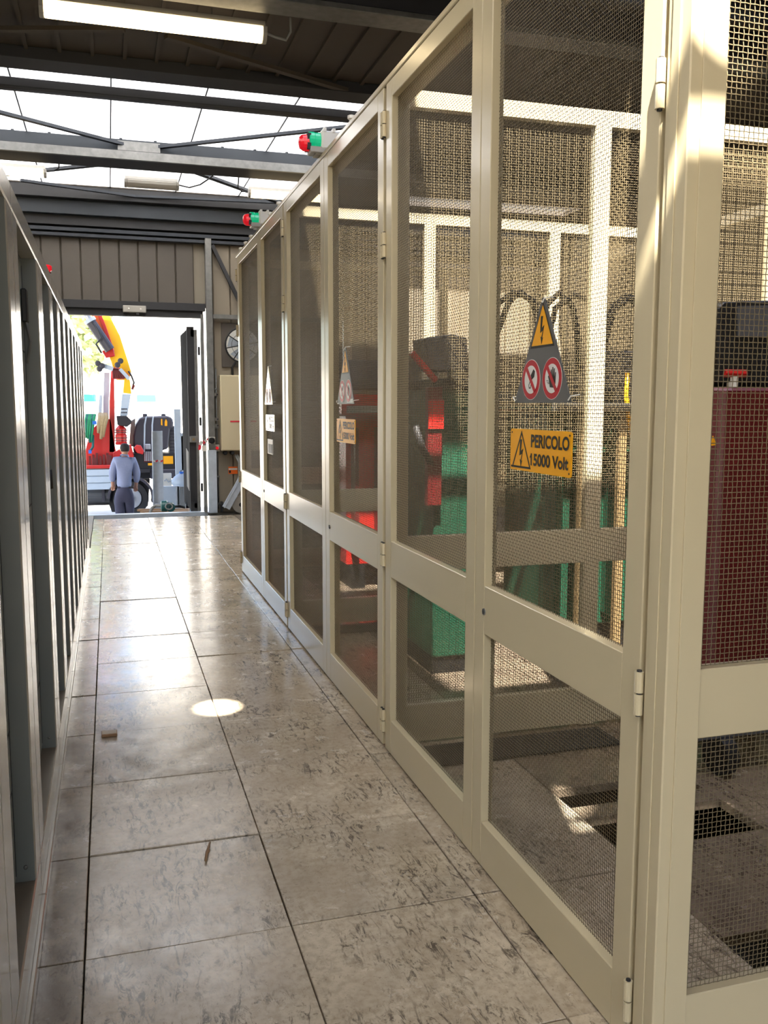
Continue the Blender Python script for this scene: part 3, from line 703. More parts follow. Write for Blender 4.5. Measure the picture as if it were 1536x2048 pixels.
# ================================================================== LEFT CABINETS
XB = -.242
stiles = [(1.80, 2.11), (2.63, 2.92), (3.69, 3.95), (4.44, 4.66), (5.08, 5.31), (5.70, 5.93), (6.35, 6.58), (7.0, 7.23), (7.65, 7.88), (8.3, 8.53), (8.95, 9.18), (9.60, 9.78)]
stiles = [(.75, 1.05)] + stiles
CAB = ['nearest grey cabinet bay, showing only a sliver at the photo edge', 'first grey cabinet bay that shows its dark recess, at the lower edge', 'grey cabinet bay with the black latch bracket near its top', 'grey cabinet bay with the dark pull handle', 'grey cabinet bay just behind the handle bay, with small red cap above', 'grey cabinet bay just before the one with the red label', 'grey cabinet bay carrying the narrow red label', 'grey cabinet bay next after the red label']
ZC = 2.14
for i in range(len(stiles)-1):
    (a0, a1), (b0, b1) = stiles[i], stiles[i+1]
    ya = (a0+a1)/2; yb = (b0+b1)/2 if i < len(stiles)-2 else b1
    n_ = i-len(CAB)+1
    lab = CAB[i] if i < len(CAB) else ('plain grey cabinet bay, %s after the red label bay' % ('second', 'third', 'fourth', 'fifth', 'sixth')[n_-1] if i < len(stiles)-2 else 'last grey cabinet bay, nearest the open doorway')
    t = thing('steel_cabinet', lab, 'cabinet', (-.5, (ya+yb)/2, 0), 'row of grey steel cabinets')
    MB().box(-.9, -.31, ya+.002, yb-.002, .002, ZC-.01).build('carcass', 'cabinet_door_grey', t)
    MB().box(-.30, XB, ya+.001, a1, .17, ZC-.07).build('stile', 'cabinet_paint', t, .005)
    s2 = MB().box(-.30, XB, b0, yb-.001, .17, ZC-.07).build('stile', 'cabinet_paint', t, .005)
    MB().box(-.302, XB-.004, b0-.0015, b0, .17, ZC-.07).build('inner_jamb', 'cabinet_grey', t)
    MB().box(-.302, XB-.004, a1, a1+.0015, .17, ZC-.07).build('inner_jamb', 'cabinet_grey', t)
    MB().box(-.30, XB, ya+.001, yb-.001, ZC-.07, ZC).build('top_rail', 'cabinet_paint', t, .004)
    MB().box(-.30, XB, ya+.001, yb-.001, .05, .17).build('bottom_rail', 'cabinet_paint', t, .004)
    MB().box(-.30, XB-.004, a1+.002, b0-.002, .17, .1715).build('sill', 'sill_brown', t)
    MB().box(-.30, XB+.012, ya+.001, yb-.001, .002, .048).build('plinth', 'cabinet_paint', t, .003)
    d = MB().box(-.31, -.295, a1+.012, b0-.012, .19, ZC-.09).build('door', 'cabinet_door_grey', t, .002)
    for z in (.45, .62, 1.15, 1.72): MB().box(-.296, -.2935, a1+.012, b0-.012, z, z+.006).build('door_seam', 'black', d)
    MB().box(-.296, -.2935, b0-.022, b0-.014, .2, ZC-.1).build('door_gap', 'black', d)
    for z in (.215,): MB().lathe((-.27, b0-.0015, z), (0, -1, 0), [(0, .006), (.004, .006), (.006, .003)], 8).build('screw', 'galv', t)
    if i == 2: 
        MB().box(-.295, -.275, b0-.10, b0-.03, 1.83, 1.95).build('latch', 'black', d, .004)
        MB().tube([(-.285, b0-.07, 1.84), (-.27, b0-.07, 1.76), (-.285, b0-.07, 1.68)], .006, 6).build('latch_loop', 'galv', d)
    if i == 3:
        MB().tube([(-.285, 4.06, 1.245), (-.25, 4.06, 1.25), (-.248, 4.06, 1.18), (-.285, 4.06, 1.175)], .012, 8).build('handle', 'black', d, smooth=True)
    if i == 6: MB().box(XB, XB+.001, 5.88, 5.92, 1.55, 1.68).build('red_label', 'tape_red', t)
t = thing('beacon_cap', 'small red cap standing on top of the grey cabinet row', 'cap', (-.25, 4.6, ZC))
MB().lathe((-.255, 4.6, ZC), (0, 0, 1), [(0, .013), (.012, .013), (.014, .02), (.035, .02), (.04, .012)], 12).build('cap', 'lamp_red', t)
MB().lathe((-.255, 4.6, ZC), (0, 0, 1), [(0, .016), (.006, .016)], 12).build('base', 'black', t)

# ================================================================== SMALL THINGS ON THE CORRIDOR FLOOR
t = thing('wood_chip', 'small brown block lying on a floor tile near the cabinets', 'block', (-.045, 4.235, 0))
MB().box(-.082, -.012, 4.205, 4.262, .003, .017).build('block', 'wood', t, .002); MB().box(-.078, -.016, 4.21, 4.257, .017, .018).build('worn_face', 'brass_tan', t)
t = thing('twig', 'thin dry twig lying on the tiles in the corridor', 'twig', (.275, 2.98, 0))
MB().tube([(.262, 2.92, .006), (.272, 2.975, .007), (.29, 3.045, .006)], [.004, .005, .003], 6).build('stem', 'wood', t, smooth=True)
MB().tube([(.27, 2.965, .006), (.283, 2.985, .006)], [.003, .002], 5).build('side_shoot', 'wood', t)

# ================================================================== BACK WALL FITTINGS
def q(px, py, Y): return at(px, py, Y)
t = thing('wall_fan', 'round caged fan on the back wall, partly hidden by the mesh cage', 'fan', (1.81, YB-.05, 2.32))
c = at(486, 690, YB-.12); c = Vector((c.x, YB-.12, c.z))
MB().box(c.x-.29, c.x+.29, YB-.03, YB-.004, c.z-.31, c.z+.31).build('mount_plate', 'wall_panel', t, .004)
mb = MB()
ringp = [(c.x+.245*math.cos(a), c.y+.02, c.z+.245*math.sin(a)) for a in [2*math.pi*k/32 for k in range(33)]]
mb.tube(ringp, .012, 8, False); mb.build('guard_ring', 'black', t, smooth=True)
for rr in (.08, .16): MB().tube([(c.x+rr*math.cos(a), c.y, c.z+rr*math.sin(a)) for a in [2*math.pi*k/24 for k in range(25)]], .003, 5, False).build('guard_wire', 'black', t)
for k in range(8):
    a = 2*math.pi*k/8+.2; MB().bar((c.x+.05*math.cos(a), c.y, c.z+.05*math.sin(a)), (c.x+.245*math.cos(a), c.y+.02, c.z+.245*math.sin(a)), .014, .008, (0, 1, 0)).build('guard_arm', 'black', t)
MB().lathe((c.x, c.y+.085, c.z), (0, -1, 0), [(0, .232), (.004, .232)], 32).build('duct_opening', 'white_plastic', t)
for k in range(5):
    a = 2*math.pi*k/5; p0 = Vector((math.cos(a), 0, math.sin(a))); p1 = Vector((math.cos(a+.75), 0, math.sin(a+.75))); cc = Vector((c.x, c.y+.05, c.z))
    MB().prism([cc+p0*.05, cc+p0*.215, cc+p1*.215+Vector((0, .025, 0)), cc+p1*.05+Vector((0, .02, 0))], (0, .004, 0)).build('blade', 'galv_light', t)
MB().cyl((c.x, c.y, c.z), (c.x, c.y+.09, c.z), .06, 16).build('motor', 'dark_steel', t)
MB().tube([(c.x-.1, YB-.06, c.z-.24), (c.x-.15, YB-.05, c.z-.32), (c.x-.14, YB-.04, c.z-.45)], .015, 8).build('cable', 'dark_steel', t, smooth=True)
t = thing('electrical_cabinet', 'beige wall cabinet with thin red stripe, under the fan', 'cabinet', (1.75, YB-.1, 1.4))
a, b = at(443, 902, YB-.2), at(443, 750, YB-.2)
MB().box(a.x, a.x+.62, YB-.2, YB-.004, a.z, b.z).build('body', 'cage_paint', t, .006)
MB().box(a.x+.012, a.x+.61, YB-.207, YB-.2, a.z+.012, b.z-.012).build('door', 'cage_paint', t, .003)
MB().box(a.x+.13, a.x+.5, YB-.211, YB-.207, 1.295, 1.315).build('red_stripe', 'tape_red', t)
for x_ in (.06, .16): MB().lathe((a.x+x_, YB-.1, a.z-.03), (0, -1, 0), [(-.06, .03), (.06, .03), (.08, .022)], 12).build('cable_gland', 'black', t)
t = thing('notice_plate', 'small orange and white notice on the wall below the beige cabinet', 'notice', (1.7, YB, .63))
a, b = at(457, 948, YB-.01), at(475, 933, YB-.01)
MB().box(a.x, b.x, YB-.008, YB-.003, a.z, b.z).build('plate', 'orange_paint', t)
MB().box(a.x+.004, b.x-.004, YB-.010, YB-.0082, a.z+(b.z-a.z)*.55, a.z+(b.z-a.z)*.78).build('white_band', 'sign_white', t)
MB().box(a.x+.008, a.x+.035, YB-.010, YB-.0082, a.z+.015, a.z+.05).build('dark_mark', 'sign_black', t)
# conduits
for k, (px, lab) in enumerate(((431, 'thin conduit running up the wall right of the column'), (437, 'second thin conduit beside the beige wall cabinet'))):
    t = thing('conduit', lab, 'conduit', (at(px, 1000, YB-.03).x, YB-.03, 0)); x_ = at(px, 1000, YB-.03).x
    MB().cyl((x_, YB-.018, .05), (x_, YB-.018, 1.95+.1*k), .011, 8).build('pipe', 'galv', t, smooth=True)
    for z in (.5, 1.2, 1.75): MB().box(x_-.025, x_+.025, YB-.030, YB-.004, z, z+.025).build('clip', 'galv', t)
for z in (1.22, 1.31, 1.66):
    o = thing('bracket_rail', {1.22: 'lowest short galvanised rail between column and beige cabinet', 1.31: 'middle short galvanised rail between column and beige cabinet', 1.66: 'top short galvanised rail between column and beige cabinet'}[z], 'rail', (1.5, YB-.03, z))
    MB().box(1.44, at(441, 900, YB-.2).x-.012, YB-.05, YB-.004, z, z+.05).build('rail', 'galv', o); MB().box(1.47, 1.49, YB-.056, YB-.05, z+.015, z+.035).build('bolt', 'dark_steel', o)
t = thing('wall_socket', 'round black power socket on the galvanised column', 'socket', (1.4, YB-.13, 1.02))
c = at(423, 881, YB-.13)
MB().box(c.x-.05, c.x+.05, YB-.16, YB-.121, c.z-.05, c.z+.05).build('box', 'lamp_grey', t, .004)
MB().lathe((c.x, YB-.16, c.z), (0, -1, 0), [(0, .045), (.03, .045), (.032, .03), (.012, .028)], 18).build('collar', 'black', t)
t = thing('button_box', 'small grey box with red push button beside the column', 'switch', (1.5, YB-.06, .95))
c = at(434, 896, YB-.06)
MB().box(c.x-.035, c.x+.035, YB-.07, YB-.031, c.z-.05, c.z+.05).build('box', 'lamp_grey', t, .004)
MB().lathe((c.x, YB-.07, c.z), (0, -1, 0), [(0, .018), (.012, .018), (.016, .022), (.024, .018)], 14).build('button', 'lamp_red', t)
t = thing('junction_box', 'small white box on the door jamb beside the column', 'box', (1.32, YB-.06, .93))
c = at(409, 897, YB-.1)
MB().box(c.x-.03, c.x+.03, YB-.1, YB-.03, c.z-.04, c.z+.04).build('box', 'white_plastic', t, .004); MB().box(c.x-.02, c.x+.02, YB-.103, YB-.1, c.z-.03, c.z+.03).build('lid', 'white_plastic', t)
t = thing('barrier_tape', 'knotted red and white tape hanging at the door jamb', 'tape', (1.3, YB-.14, 1.0))
for k in range(4):
    a = at(400+k*5, 890-k*3, YB-.13); b = at(404+k*5, 880+random.uniform(-4, 6), YB-.14)
    MB().bar(a, b, .045, .006, (0, 1, 0)).build('strip', 'tape_red' if k % 2 else 'sign_white', t)
MB().bar(at(399, 900, YB-.13), at(401, 885, YB-.13), .04, .006, (0, 1, 0)).build('strip', 'tape_red', t)
t = thing('cable_tray', 'pale cable tray leaning up the wall beside the far mesh door', 'cable tray', (1.7, YB-.2, .3))
MB().bar(at(452, 1016, YB-.34), at(486, 955, YB-.34), .11, .03, (0, 1, 0)).build('tray', 'galv_light', t)
MB().bar(at(449, 1016, YB-.34), at(483, 953, YB-.34), .012, .05, (0, 1, 0)).build('edge', 'galv_light', t)
t = thing('grey_hose', 'grey cables curving down from the beige wall cabinet', 'cable', (1.7, YB-.15, .4))
for k in range(2): MB().tube([at(470+4*k, 909, YB-.12), at(478+4*k, 925, YB-.14), at(479+4*k, 950, YB-.16), at(468+4*k, 985, YB-.18), at(446+5*k, 1014, YB-.2)], .016, 8).build('cable', 'cable_grey', t, smooth=True)
t = thing('cable_drum', 'small grey roll on the floor at the foot of the back wall', 'roll', (1.75, YB-.2, .12))
c = at(481, 1002, YB-.25); MB().lathe((c.x, YB-.3, .125), (0, 1, 0), [(0, .12), (.01, .12), (.012, .1), (.1, .1), (.102, .12), (.112, .12)], 20).build('drum', 'lamp_grey', t); MB().cyl((c.x, YB-.31, .125), (c.x, YB-.18, .125), .03, 12).build('core', 'dark_steel', t)
t = thing('floor_pipe', 'low pipe along the foot of the back wall', 'pipe', (1.6, YB-.06, .1))
MB().cyl((1.46, YB-.06, .12), (2.6, YB-.06, .12), .022, 10).build('pipe', 'galv', t, smooth=True)
for x_ in (1.5, 2.1): MB().box(x_, x_+.03, YB-.09, YB-.004, .0, .15).build('bracket', 'dark_steel', t)
t = thing('emergency_light', 'flat grey emergency light box under the door lintel', 'light', (.55, YB-.08, 2.8))
a, b = at(246, 624, YB-.08), at(292, 612, YB-.08)
MB().box(a.x, b.x, YB-.1, YB-.021, a.z, b.z).build('body', 'lamp_grey', t, .006)
for fx in (.25, .76): x_ = a.x+(b.x-a.x)*fx; MB().lathe((x_, YB-.1, (a.z+b.z)/2), (0, -1, 0), [(0, .012), (.006, .012), (.008, .006)], 10).build('lamp', 'white_plastic', t)
MB().box((a.x+b.x)/2+.02, (a.x+b.x)/2+.06, YB-.09, YB-.04, a.z-.03, a.z).build('sensor', 'dark_steel', t)
# open door leaf swung outwards
t = thing('door_1', None, None, (1.27, YB+.9, 0)); t['kind'] = 'structure'
for k in range(6):
    y = YB+.16+k*.22
    MB().prism([(1.10, y, .0), (1.13, y+.03, .0), (1.13, y+.17, .0), (1.10, y+.2, .0), (1.145, y+.2, .0), (1.155, y+.17, .0), (1.155, y+.03, .0), (1.145, y, .0)], (0, 0, 2.62)).build('leaf_rib', 'dark_steel', t)
MB().box(1.145, 1.19, YB+.14, YB+1.5, .05, .12).build('bottom_rail', 'galv', t); MB().box(1.145, 1.19, YB+.14, YB+1.5, 2.5, 2.6).build('top_rail', 'dark_steel', t)
MB().box(1.09, 1.19, YB+.14, YB+.17, 0, 2.64).build('edge_stile', 'dark_steel', t)
MB().box(1.145, 1.19, YB+1.45, YB+1.5, .0, 2.62).build('edge_stile', 'dark_steel', t)
MB().box(1.19, 1.235, YB+.14, YB+.2, 0, 2.6).build('edge_stile', 'galv', t)
lt = MB().box(1.10, 1.2, YB+.10, YB+.14, 1.0, 1.09).build('latch', 'galv', t, .004); MB().cyl((1.15, YB+.08, 1.045), (1.15, YB+.1, 1.045), .02, 10).build('latch_knob', 'brass_tan', lt)
for z in (.35, 1.3, 2.3): MB().cyl((1.255, YB+.12, z-.06), (1.255, YB+.12, z+.06), .018, 10).build('hinge', 'dark_steel', t)
for k in range(26): MB().bar((1.083, YB+.2, .3+k*.022), (1.083, YB+.62, .34+k*.022), .004, .008).build('vent_slat', 'lamp_grey', t)

# ================================================================== THE YARD
yd = box('ground', 'concrete', None, -30, 40, -40, 70, GRD-.3, GRD); yd['kind'] = 'structure'
def pb(name, mt, parent, x0, x1, y0, y1, Y, dep, bevel=0):
    a, b = at(x0, y1, Y), at(x1, y0, Y)
    return MB().box(a.x, b.x, Y, Y+dep, a.z, b.z).build(name, mt, parent, bevel)
def pp(name, mt, parent, pts, Y, dep, bevel=0):
    P = [at(px, py, Y) for px, py in pts]
    return MB().prism(P, (0, dep, 0)).build(name, mt, parent, bevel)
# unseen canopy added over the yard to shade the lower truck
cp = box('added_shade_roof', 'roof_sheet', None, -14, 16, 12.6, 18.9, 5.3, 5.4); cp['kind'] = 'structure'
for x_ in (-8, 10): box('added_shade_post', 'dark_steel', cp, x_, x_+.15, 18.6, 18.75, GRD, 5.3)
TY = 20.0
t = thing('crane_truck', 'red crane truck with yellow boom standing outside the open doorway', 'truck', (at(260, 1020, TY).x, TY, GRD))
# platform and boards
for k in range(3): pb('board', 'alu_board', t, 150, 224, 938.5+14*k, 952.4+14*k, TY-.35, .05, .006)
pb('board_back', 'alu_board', t, 150, 224, 938.6, 980, TY-.305, .03)
pb('deck_edge', 'red_paint', t, 150, 226, 930, 938, TY-.36, .2, .01)
pb('deck', 'truck_black', t, 150, 300, 938, 948, TY-.2, 2.0)
pp('crane_base', 'red_paint', t, [(170, 932), (170, 905), (180, 862), (206, 838), (222, 838), (232, 905), (262, 905), (262, 935), (170, 935)], TY, .5, .01)
pp('crane_base', 'red_paint', t, [(226, 905), (262, 888), (268, 912), (262, 935), (226, 935)], TY-.1, .4, .01)
for k in range(7):
    lv = pb('control_lever', 'dark_red_coil', t, 178+7*k, 182+7*k, 912-(k % 3)*3, 931, TY-.2, .05); 
pb('valve_block', 'dark_red_coil', t, 184, 194, 916, 931, TY-.22, .1, .01); pb('valve_block', 'dark_red_coil', t, 213, 221, 910, 930, TY-.22, .1, .01)
# column, head, boom
pp('column', 'red_paint', t, [(218, 905), (219, 800), (222, 742), (228, 742), (229, 800), (230, 905)], TY, .35, .01)
pp('column_guard', 'alu_board', t, [(205, 860), (208, 745), (219, 745), (217, 860)], TY+.2, .06)
pp('column_guard', 'alu_board', t, [(196, 840), (199, 790), (205, 790), (203, 845)], TY+.1, .05)
h = pp('slew_head', 'red_paint', t, [(222, 735), (238, 735), (260, 752), (246, 758), (224, 758)], TY-.1, .5, .02)
for k in range(5): MB().bar(at(226+k*2, 737, TY-.12), at(227+k*5, 757, TY-.12), .03, .03, (0, 1, 0)).build('head_rib', 'dark_red_coil', h)
pp('boom', 'yellow_paint', t, [(233, 760), (222, 722), (160, 565), (183, 560), (240, 672), (263, 745), (258, 760)], TY+.05, .28, .01)
pp('boom_side', 'orange_paint', t, [(156, 565), (172, 565), (205, 640), (226, 708), (218, 712)], TY-.02, .07, .01)
pp('boom_edge', 'red_paint', t, [(172, 565), (177, 565), (212, 652), (229, 702), (226, 712)], TY-.06, .1, .008)
pp('boom_foot', 'red_paint', t, [(204, 702), (226, 694), (230, 712), (212, 716)], TY-.08, .3, .01)
pp('outer_arm', 'yellow_paint', t, [(246, 786), (249, 752), (260, 760), (263, 788)], TY-.05, .2, .01)
MB().cyl(at(179, 640, TY-.15), at(220, 700, TY-.15), .105, 14).build('cylinder_barrel', 'tank_dark', t, smooth=False)
MB().cyl(at(160, 608, TY-.15), at(180, 641, TY-.15), .055, 12).build('cylinder_rod', 'rim_steel', t)
MB().cyl(at(178, 638, TY-.15), at(182, 644, TY-.15), .125, 14).build('cylinder_collar', 'alu_board', t)
MB().tube([at(188, 645, TY-.3), at(197, 662, TY-.3), at(203, 676, TY-.3), at(198, 682, TY-.3), at(192, 688, TY-.3), at(203, 706, TY-.3)], .02, 7).build('hydraulic_hose', 'truck_black', t, smooth=True)
for px, py in ((196, 727), (204, 732), (199, 738), (235, 730), (241, 722)): MB().lathe(at(px, py, TY-.2), (0, -1, 0), [(0, .06), (.05, .06), (.06, .03)], 10).build('hose_coupling', 'tank_dark', t)
MB().bar(at(196, 728, TY-.15), at(226, 738, TY-.15), .09, .06, (0, 1, 0)).build('hook_bar', 'alu_board', t)
MB().bar(at(240, 738, TY-.12), at(258, 758, TY-.12), .07, .08, (0, 1, 0)).build('link_bar', 'alu_board', t)
MB().tube([at(257, 742, TY), at(263, 752, TY), at(268, 765, TY), at(264, 778, TY)], .02, 7).build('hydraulic_hose', 'truck_black', t, smooth=True)
MB().bar(at(264, 779, TY), at(268, 770, TY), .05, .05).build('hose_clamp', 'dark_red_coil', t)
pp('control_panel', 'alu_board', t, [(240, 832), (244, 788), (262, 788), (255, 832)], TY-.1, .12, .008)
for k in range(6): MB().lathe(at(244+4*(k % 3), 818+7*(k//3), TY-.1), (0, -1, 0), [(0, .016), (.02, .016)], 8).build('knob', 'tank_dark', t)
pp('winch_box', 'truck_black', t, [(233, 832), (254, 832), (264, 842), (262, 848), (254, 854), (235, 850)], TY-.25, .4, .01)
a, b = at(243, 890, TY-.2), at(243, 853, TY-.2)
MB().lathe((a.x, TY-.1, a.z), (0, 0, 1), [(0, .11), (.04, .13), (.06, .11), (.2, .12), (.23, .1), (.34, .11), (.38, .07), (.41, .05)], 16).build('winch_motor', 'red_paint', t)
for z in (.08, .14, .25, .30): MB().lathe((a.x, TY-.1, a.z+z), (0, 0, 1), [(0, .135), (.02, .135)], 16).build('motor_flange', 'dark_red_coil', t)
pp('exhaust_stack', 'lamp_grey', t, [(258, 893), (262, 842), (271, 836), (270, 860), (267, 893)], TY+.25, .15, .01)
# black tank with straps
pts = [(267, 906), (267, 872), (272, 850), (280, 836), (292, 833), (336, 832), (345, 836), (347, 846), (346, 856), (340, 858), (336, 898), (326, 900), (322, 906)]
pp('tank', 'tank_dark', t, pts, TY+.1, .9, .03)
for s_ in ([(287, 906), (288, 850), (291, 834), (294, 832), (291, 850), (290, 906)], [(303, 906), (303, 850), (305, 834), (308, 832), (306, 850), (306, 906)]): pp('strap', 'alu_board', t, s_, TY+.08, .02)
pp('tank_sticker', 'sign_yellow', t, [(329.5, 852), (329.5, 843), (332, 838), (334.5, 843), (334.5, 852)], TY+.085, .01)
pp('tank_sticker', 'sign_yellow', t, [(322, 850), (322, 838), (324.5, 838), (325, 851)], TY+.085, .01)
for px in (290, 327): MB().lathe(at(px, 833, TY+.3), (0, 0, 1), [(-.02, .05), (.05, .05), (.06, .03)], 10).build('filler_cap', 'tank_dark', t)
pb('grille_body', 'grey_box', t, 339, 357, 852, 906, TY+.25, .5)
for k in range(7): pb('grille_slat', 'tank_dark', t, 340, 355, 860+6.5*k, 863+6.5*k, TY+.22, .03)
pp('red_clamp', 'red_paint', t, [(268, 896), (273, 890), (282, 891), (288, 902), (286, 909), (274, 906)], TY-.25, .2, .01)
pb('chain_hook', 'rim_steel', t, 290, 301, 888, 899, TY-.1, .06, .01)
for k in range(5): MB().bar(at(290+3.4*k, 903, TY-.15), at(290+3.4*k, 922, TY-.15), .02).build('rack_bar', 'rim_steel', t)
pb('rack_plate', 'dark_red_coil', t, 288, 306, 904, 924, TY-.1, .05)
pb('chassis', 'truck_black', t, 226, 357, 906, 958, TY+.05, .8)
pb('chassis_skirt', 'tank_dark', t, 300, 356, 938, 958, TY-.05, .1, .02)
pb('yellow_plate', 'sign_yellow', t, 327, 346, 912, 928, TY-.02, .02); pb('yellow_plate', 'sign_yellow', t, 296, 307, 926, 931, TY-.06, .02)
# wheel, guard
wc = at(262, 997, TY-.3); R_ = .37
wh = MB().lathe((wc.x, TY-.3, wc.z), (0, 1, 0), [(0, R_*.62), (.0, R_*.94), (.05, R_), (.26, R_), (.3, R_*.94), (.3, R_*.62)], 32).build('wheel', 'tyre', t)
MB().lathe((wc.x, TY-.31, wc.z), (0, 1, 0), [(0, R_*.62), (.0, R_*.58), (.03, R_*.55), (.04, R_*.52)], 28).build('rim', 'rim_steel', wh)
MB().lathe((wc.x, TY-.27, wc.z), (0, -1, 0), [(-.1, R_*.5), (.015, R_*.38), (.03, R_*.2), (.1, R_*.18), (.11, R_*.1)], 20).build('hub', 'grey_box', wh)
for k in range(10):
    a = 2*math.pi*k/10; MB().lathe((wc.x+R_*.5*math.cos(a), TY-.235, wc.z+R_*.5*math.sin(a)), (0, -1, 0), [(0, .022), (.06, .022)], 8).build('wheel_nut', 'truck_black', wh)
mb = MB(); n = 16
for k in range(n):
    a0, a1 = math.radians(-12+k*190/n), math.radians(-12+(k+1)*190/n)
    P = [(wc.x+r*math.cos(a), TY-.36, wc.z+r*math.sin(a)) for r, a in ((R_*1.16, a0), (R_*1.3, a0), (R_*1.3, a1), (R_*1.16, a1))]
    mb.prism(P, (0, .42, 0))
mb.build('mudguard', 'tank_dark', t)
wh2 = share(wh, t, Vector(W[wh])+Vector((-3.6, 0, 0)))
pp('axle_housing', 'truck_black', t, [(205, 958), (300, 958), (296, 1012), (276, 1024), (224, 1024), (214, 1000)], TY+.25, .9)
MB().cyl(at(168, 990, TY+.1), at(219, 990, TY+.1), .16, 16).build('air_tank', 'grey_box', t)
pb('side_frame', 'truck_black', t, 150, 230, 966, 1012, TY+.5, .1); pb('tank_band', 'tank_dark', t, 204, 209, 975, 1004, TY-.08, .1)
# ropes and slings hung on the crane
t = thing('green_rope', 'coil of green rope hanging on the red crane base', 'rope', (at(183, 850, TY-.35).x, TY-.3, .9))
for k in range(8):
    x_ = 170+2.5*k
    MB().tube([at(x_+3, 829, TY-.25), at(x_+1, 840, TY-.35), at(x_-1+random.uniform(-2, 2), 862, TY-.36), at(x_-3+random.uniform(-2, 2), 878+random.uniform(-4, 12), TY-.3)], .022, 6).build('strand', ('rope_green', 'teal_plastic', 'rope_green', 'rope_green')[k % 4], t, smooth=True)  # darker teal strands paint shading into the coil
MB().tube([at(186, 870, TY-.3), at(186, 893, TY-.3), at(180, 903, TY-.3)], .03, 6).build('loose_end', 'teal_plastic', t, smooth=True)
t = thing('lifting_sling', 'tan lifting slings with blue label hanging beside the green rope', 'sling', (at(205, 850, TY-.35).x, TY-.3, .9))
for k, (x0, x1, y1) in enumerate(((199, 197, 866), (203, 200, 862), (207, 202, 878), (212, 206, 874), (205, 208, 860))):
    MB().tube([at(x0, 828, TY-.2), at(x0+1, 836, TY-.36), at((x0+x1)/2, 850, TY-.38), at(x1, y1, TY-.34)], [.04, .045, .045, .03], 6).build('band', 'sling_tan', t, smooth=True)
pb('label', 'sling_blue', t, 185, 193, 842, 849, TY-.44, .02); pb('label', 'sling_blue', t, 177, 183, 900, 907, TY-.36, .02)
# yard things
t = thing('steel_post', 'tall galvanised steel beam standing outside the doorway by the man', 'beam', (at(315, 1015, 15.6).x, 15.6, GRD))
pp('web', 'galv_light', t, [(305, 862), (323, 862), (326, 1040), (309, 1065)], 15.6, .012)
for x0, x1 in ((304, 306), (322, 325)): pp('flange', 'galv_light', t, [(x0, 862), (x1, 862), (x1+3, 1060), (x0+3, 1062)], 15.56, .1)
for k in range(4): MB().bar(at(306+5*k, 921+2*(k % 2), 15.55), at(311+5*k, 923-2*(k % 2), 15.55), .025, .01, (0, 1, 0)).build('tape', 'tape_red' if k % 2 else 'sign_white', t)
t = thing('concrete_block', 'pale grey barrier panel at the right side of the doorway opening', 'barrier', (at(340, 1000, 15.9).x, 15.9, GRD))
pb('panel', 'alu_board', t, 316, 360, 972, 1066, 15.9, .08, .006); pb('channel', 'galv_light', t, 354, 357, 972, 1066, 15.86, .04)
for k in range(6): pb('rib', 'galv_light', t, 357+2.6*k, 358.4+2.6*k, 973, 1066, 15.86, .05)
MB().lathe(at(322, 981, 15.9), (0, -1, 0), [(0, .012), (.006, .012)], 8).build('hole', 'black', t)
t = thing('white_panel', 'white plastic panel leaning behind the grey barrier', 'panel', (at(333, 960, 16.6).x, 16.6, GRD))
pb('sheet', 'white_plastic', t, 325, 343, 946, 1040, 16.6, .03, .01); MB().tube([at(329, 962, 16.58), at(332, 958, 16.56), at(337, 964, 16.56), at(340, 962, 16.58)], .012, 6).build('handle', 'galv_light', t)
t = thing('blue_bag', 'pale lavender sack lying on the grey barrier beside the gate', 'sack', (at(365, 960, 16.6).x, 16.6, 0))
bm_ = MB().lathe(at(363, 975, 16.5), (0, 0, 1), [(0, .1), (.05, .17), (.14, .18), (.2, .12), (.25, .05)], 14).build('sack', 'alu_board', t, smooth=True); MB().lathe(at(363, 948, 16.5), (0, 0, 1), [(0, .03), (.04, .04)], 8).build('tied_neck', 'sling_blue', t)
t = thing('yard_gate', 'light blue barred steel gate beside the open door leaf', 'gate', (at(358, 1000, 17.2).x, 17.2, GRD))
pb('post', 'alu_board', t, 354, 361, 818, 1060, 17.2, .06, .006)
pb('top_bar', 'alu_board', t, 361, 378, 866, 872, 17.2, .05); pb('mid_bar', 'alu_board', t, 361, 378, 940, 945, 17.2, .05)
for k in range(6): pb('bar', 'alu_board', t, 363+3*k, 364.5+3*k, 870, 1060, 17.22, .02)
t = thing('submersible_pump', 'teal pump with grey hose lying on the planks outside the threshold', 'pump', (at(335, 1012, 14.2).x, 14.2, -.3))
c = at(332, 1012, 14.2)
MB().lathe((c.x-.08, 14.2, c.z), (1, 0, 0), [(0, .05), (.01, .085), (.09, .09), (.1, .07), (.18, .06), (.19, .03)], 16).build('body', 'teal_plastic', t)
MB().lathe((c.x+.06, 14.1, c.z-.01), (0, -1, 0), [(-.02, .07), (.03, .07), (.035, .035), (.01, .03)], 16).build('flange', 'teal_plastic', t); MB().tube([at(338+7*math.cos(k*.6), 1013+6*math.sin(k*.6), 14.05) for k in range(12)], .012, 6).build('coil', 'cable_grey', t, smooth=True)
MB().tube([at(325, 1012, 14.2), at(312, 1010, 14.3), at(304, 1016, 14.3), at(300, 1026, 14.25)], .025, 8).build('hose', 'cable_grey', t, smooth=True); MB().tube([at(345, 1014, 14.2), at(358, 1012, 14.3), at(370, 1015, 14.3)], .02, 8).build('cable', 'black', t, smooth=True)
t = thing('plank_pile', 'pile of wooden planks lying just outside the threshold', 'planks', (at(330, 1020, 14.3).x, 14.3, GRD))
for k in range(4): MB().bar(at(276+6*k, 1020+4*k, 15.2-.35*k), at(378, 1019+3.2*k, 14.9-.3*k), .1, .035).build('plank', 'wood', t, .004)
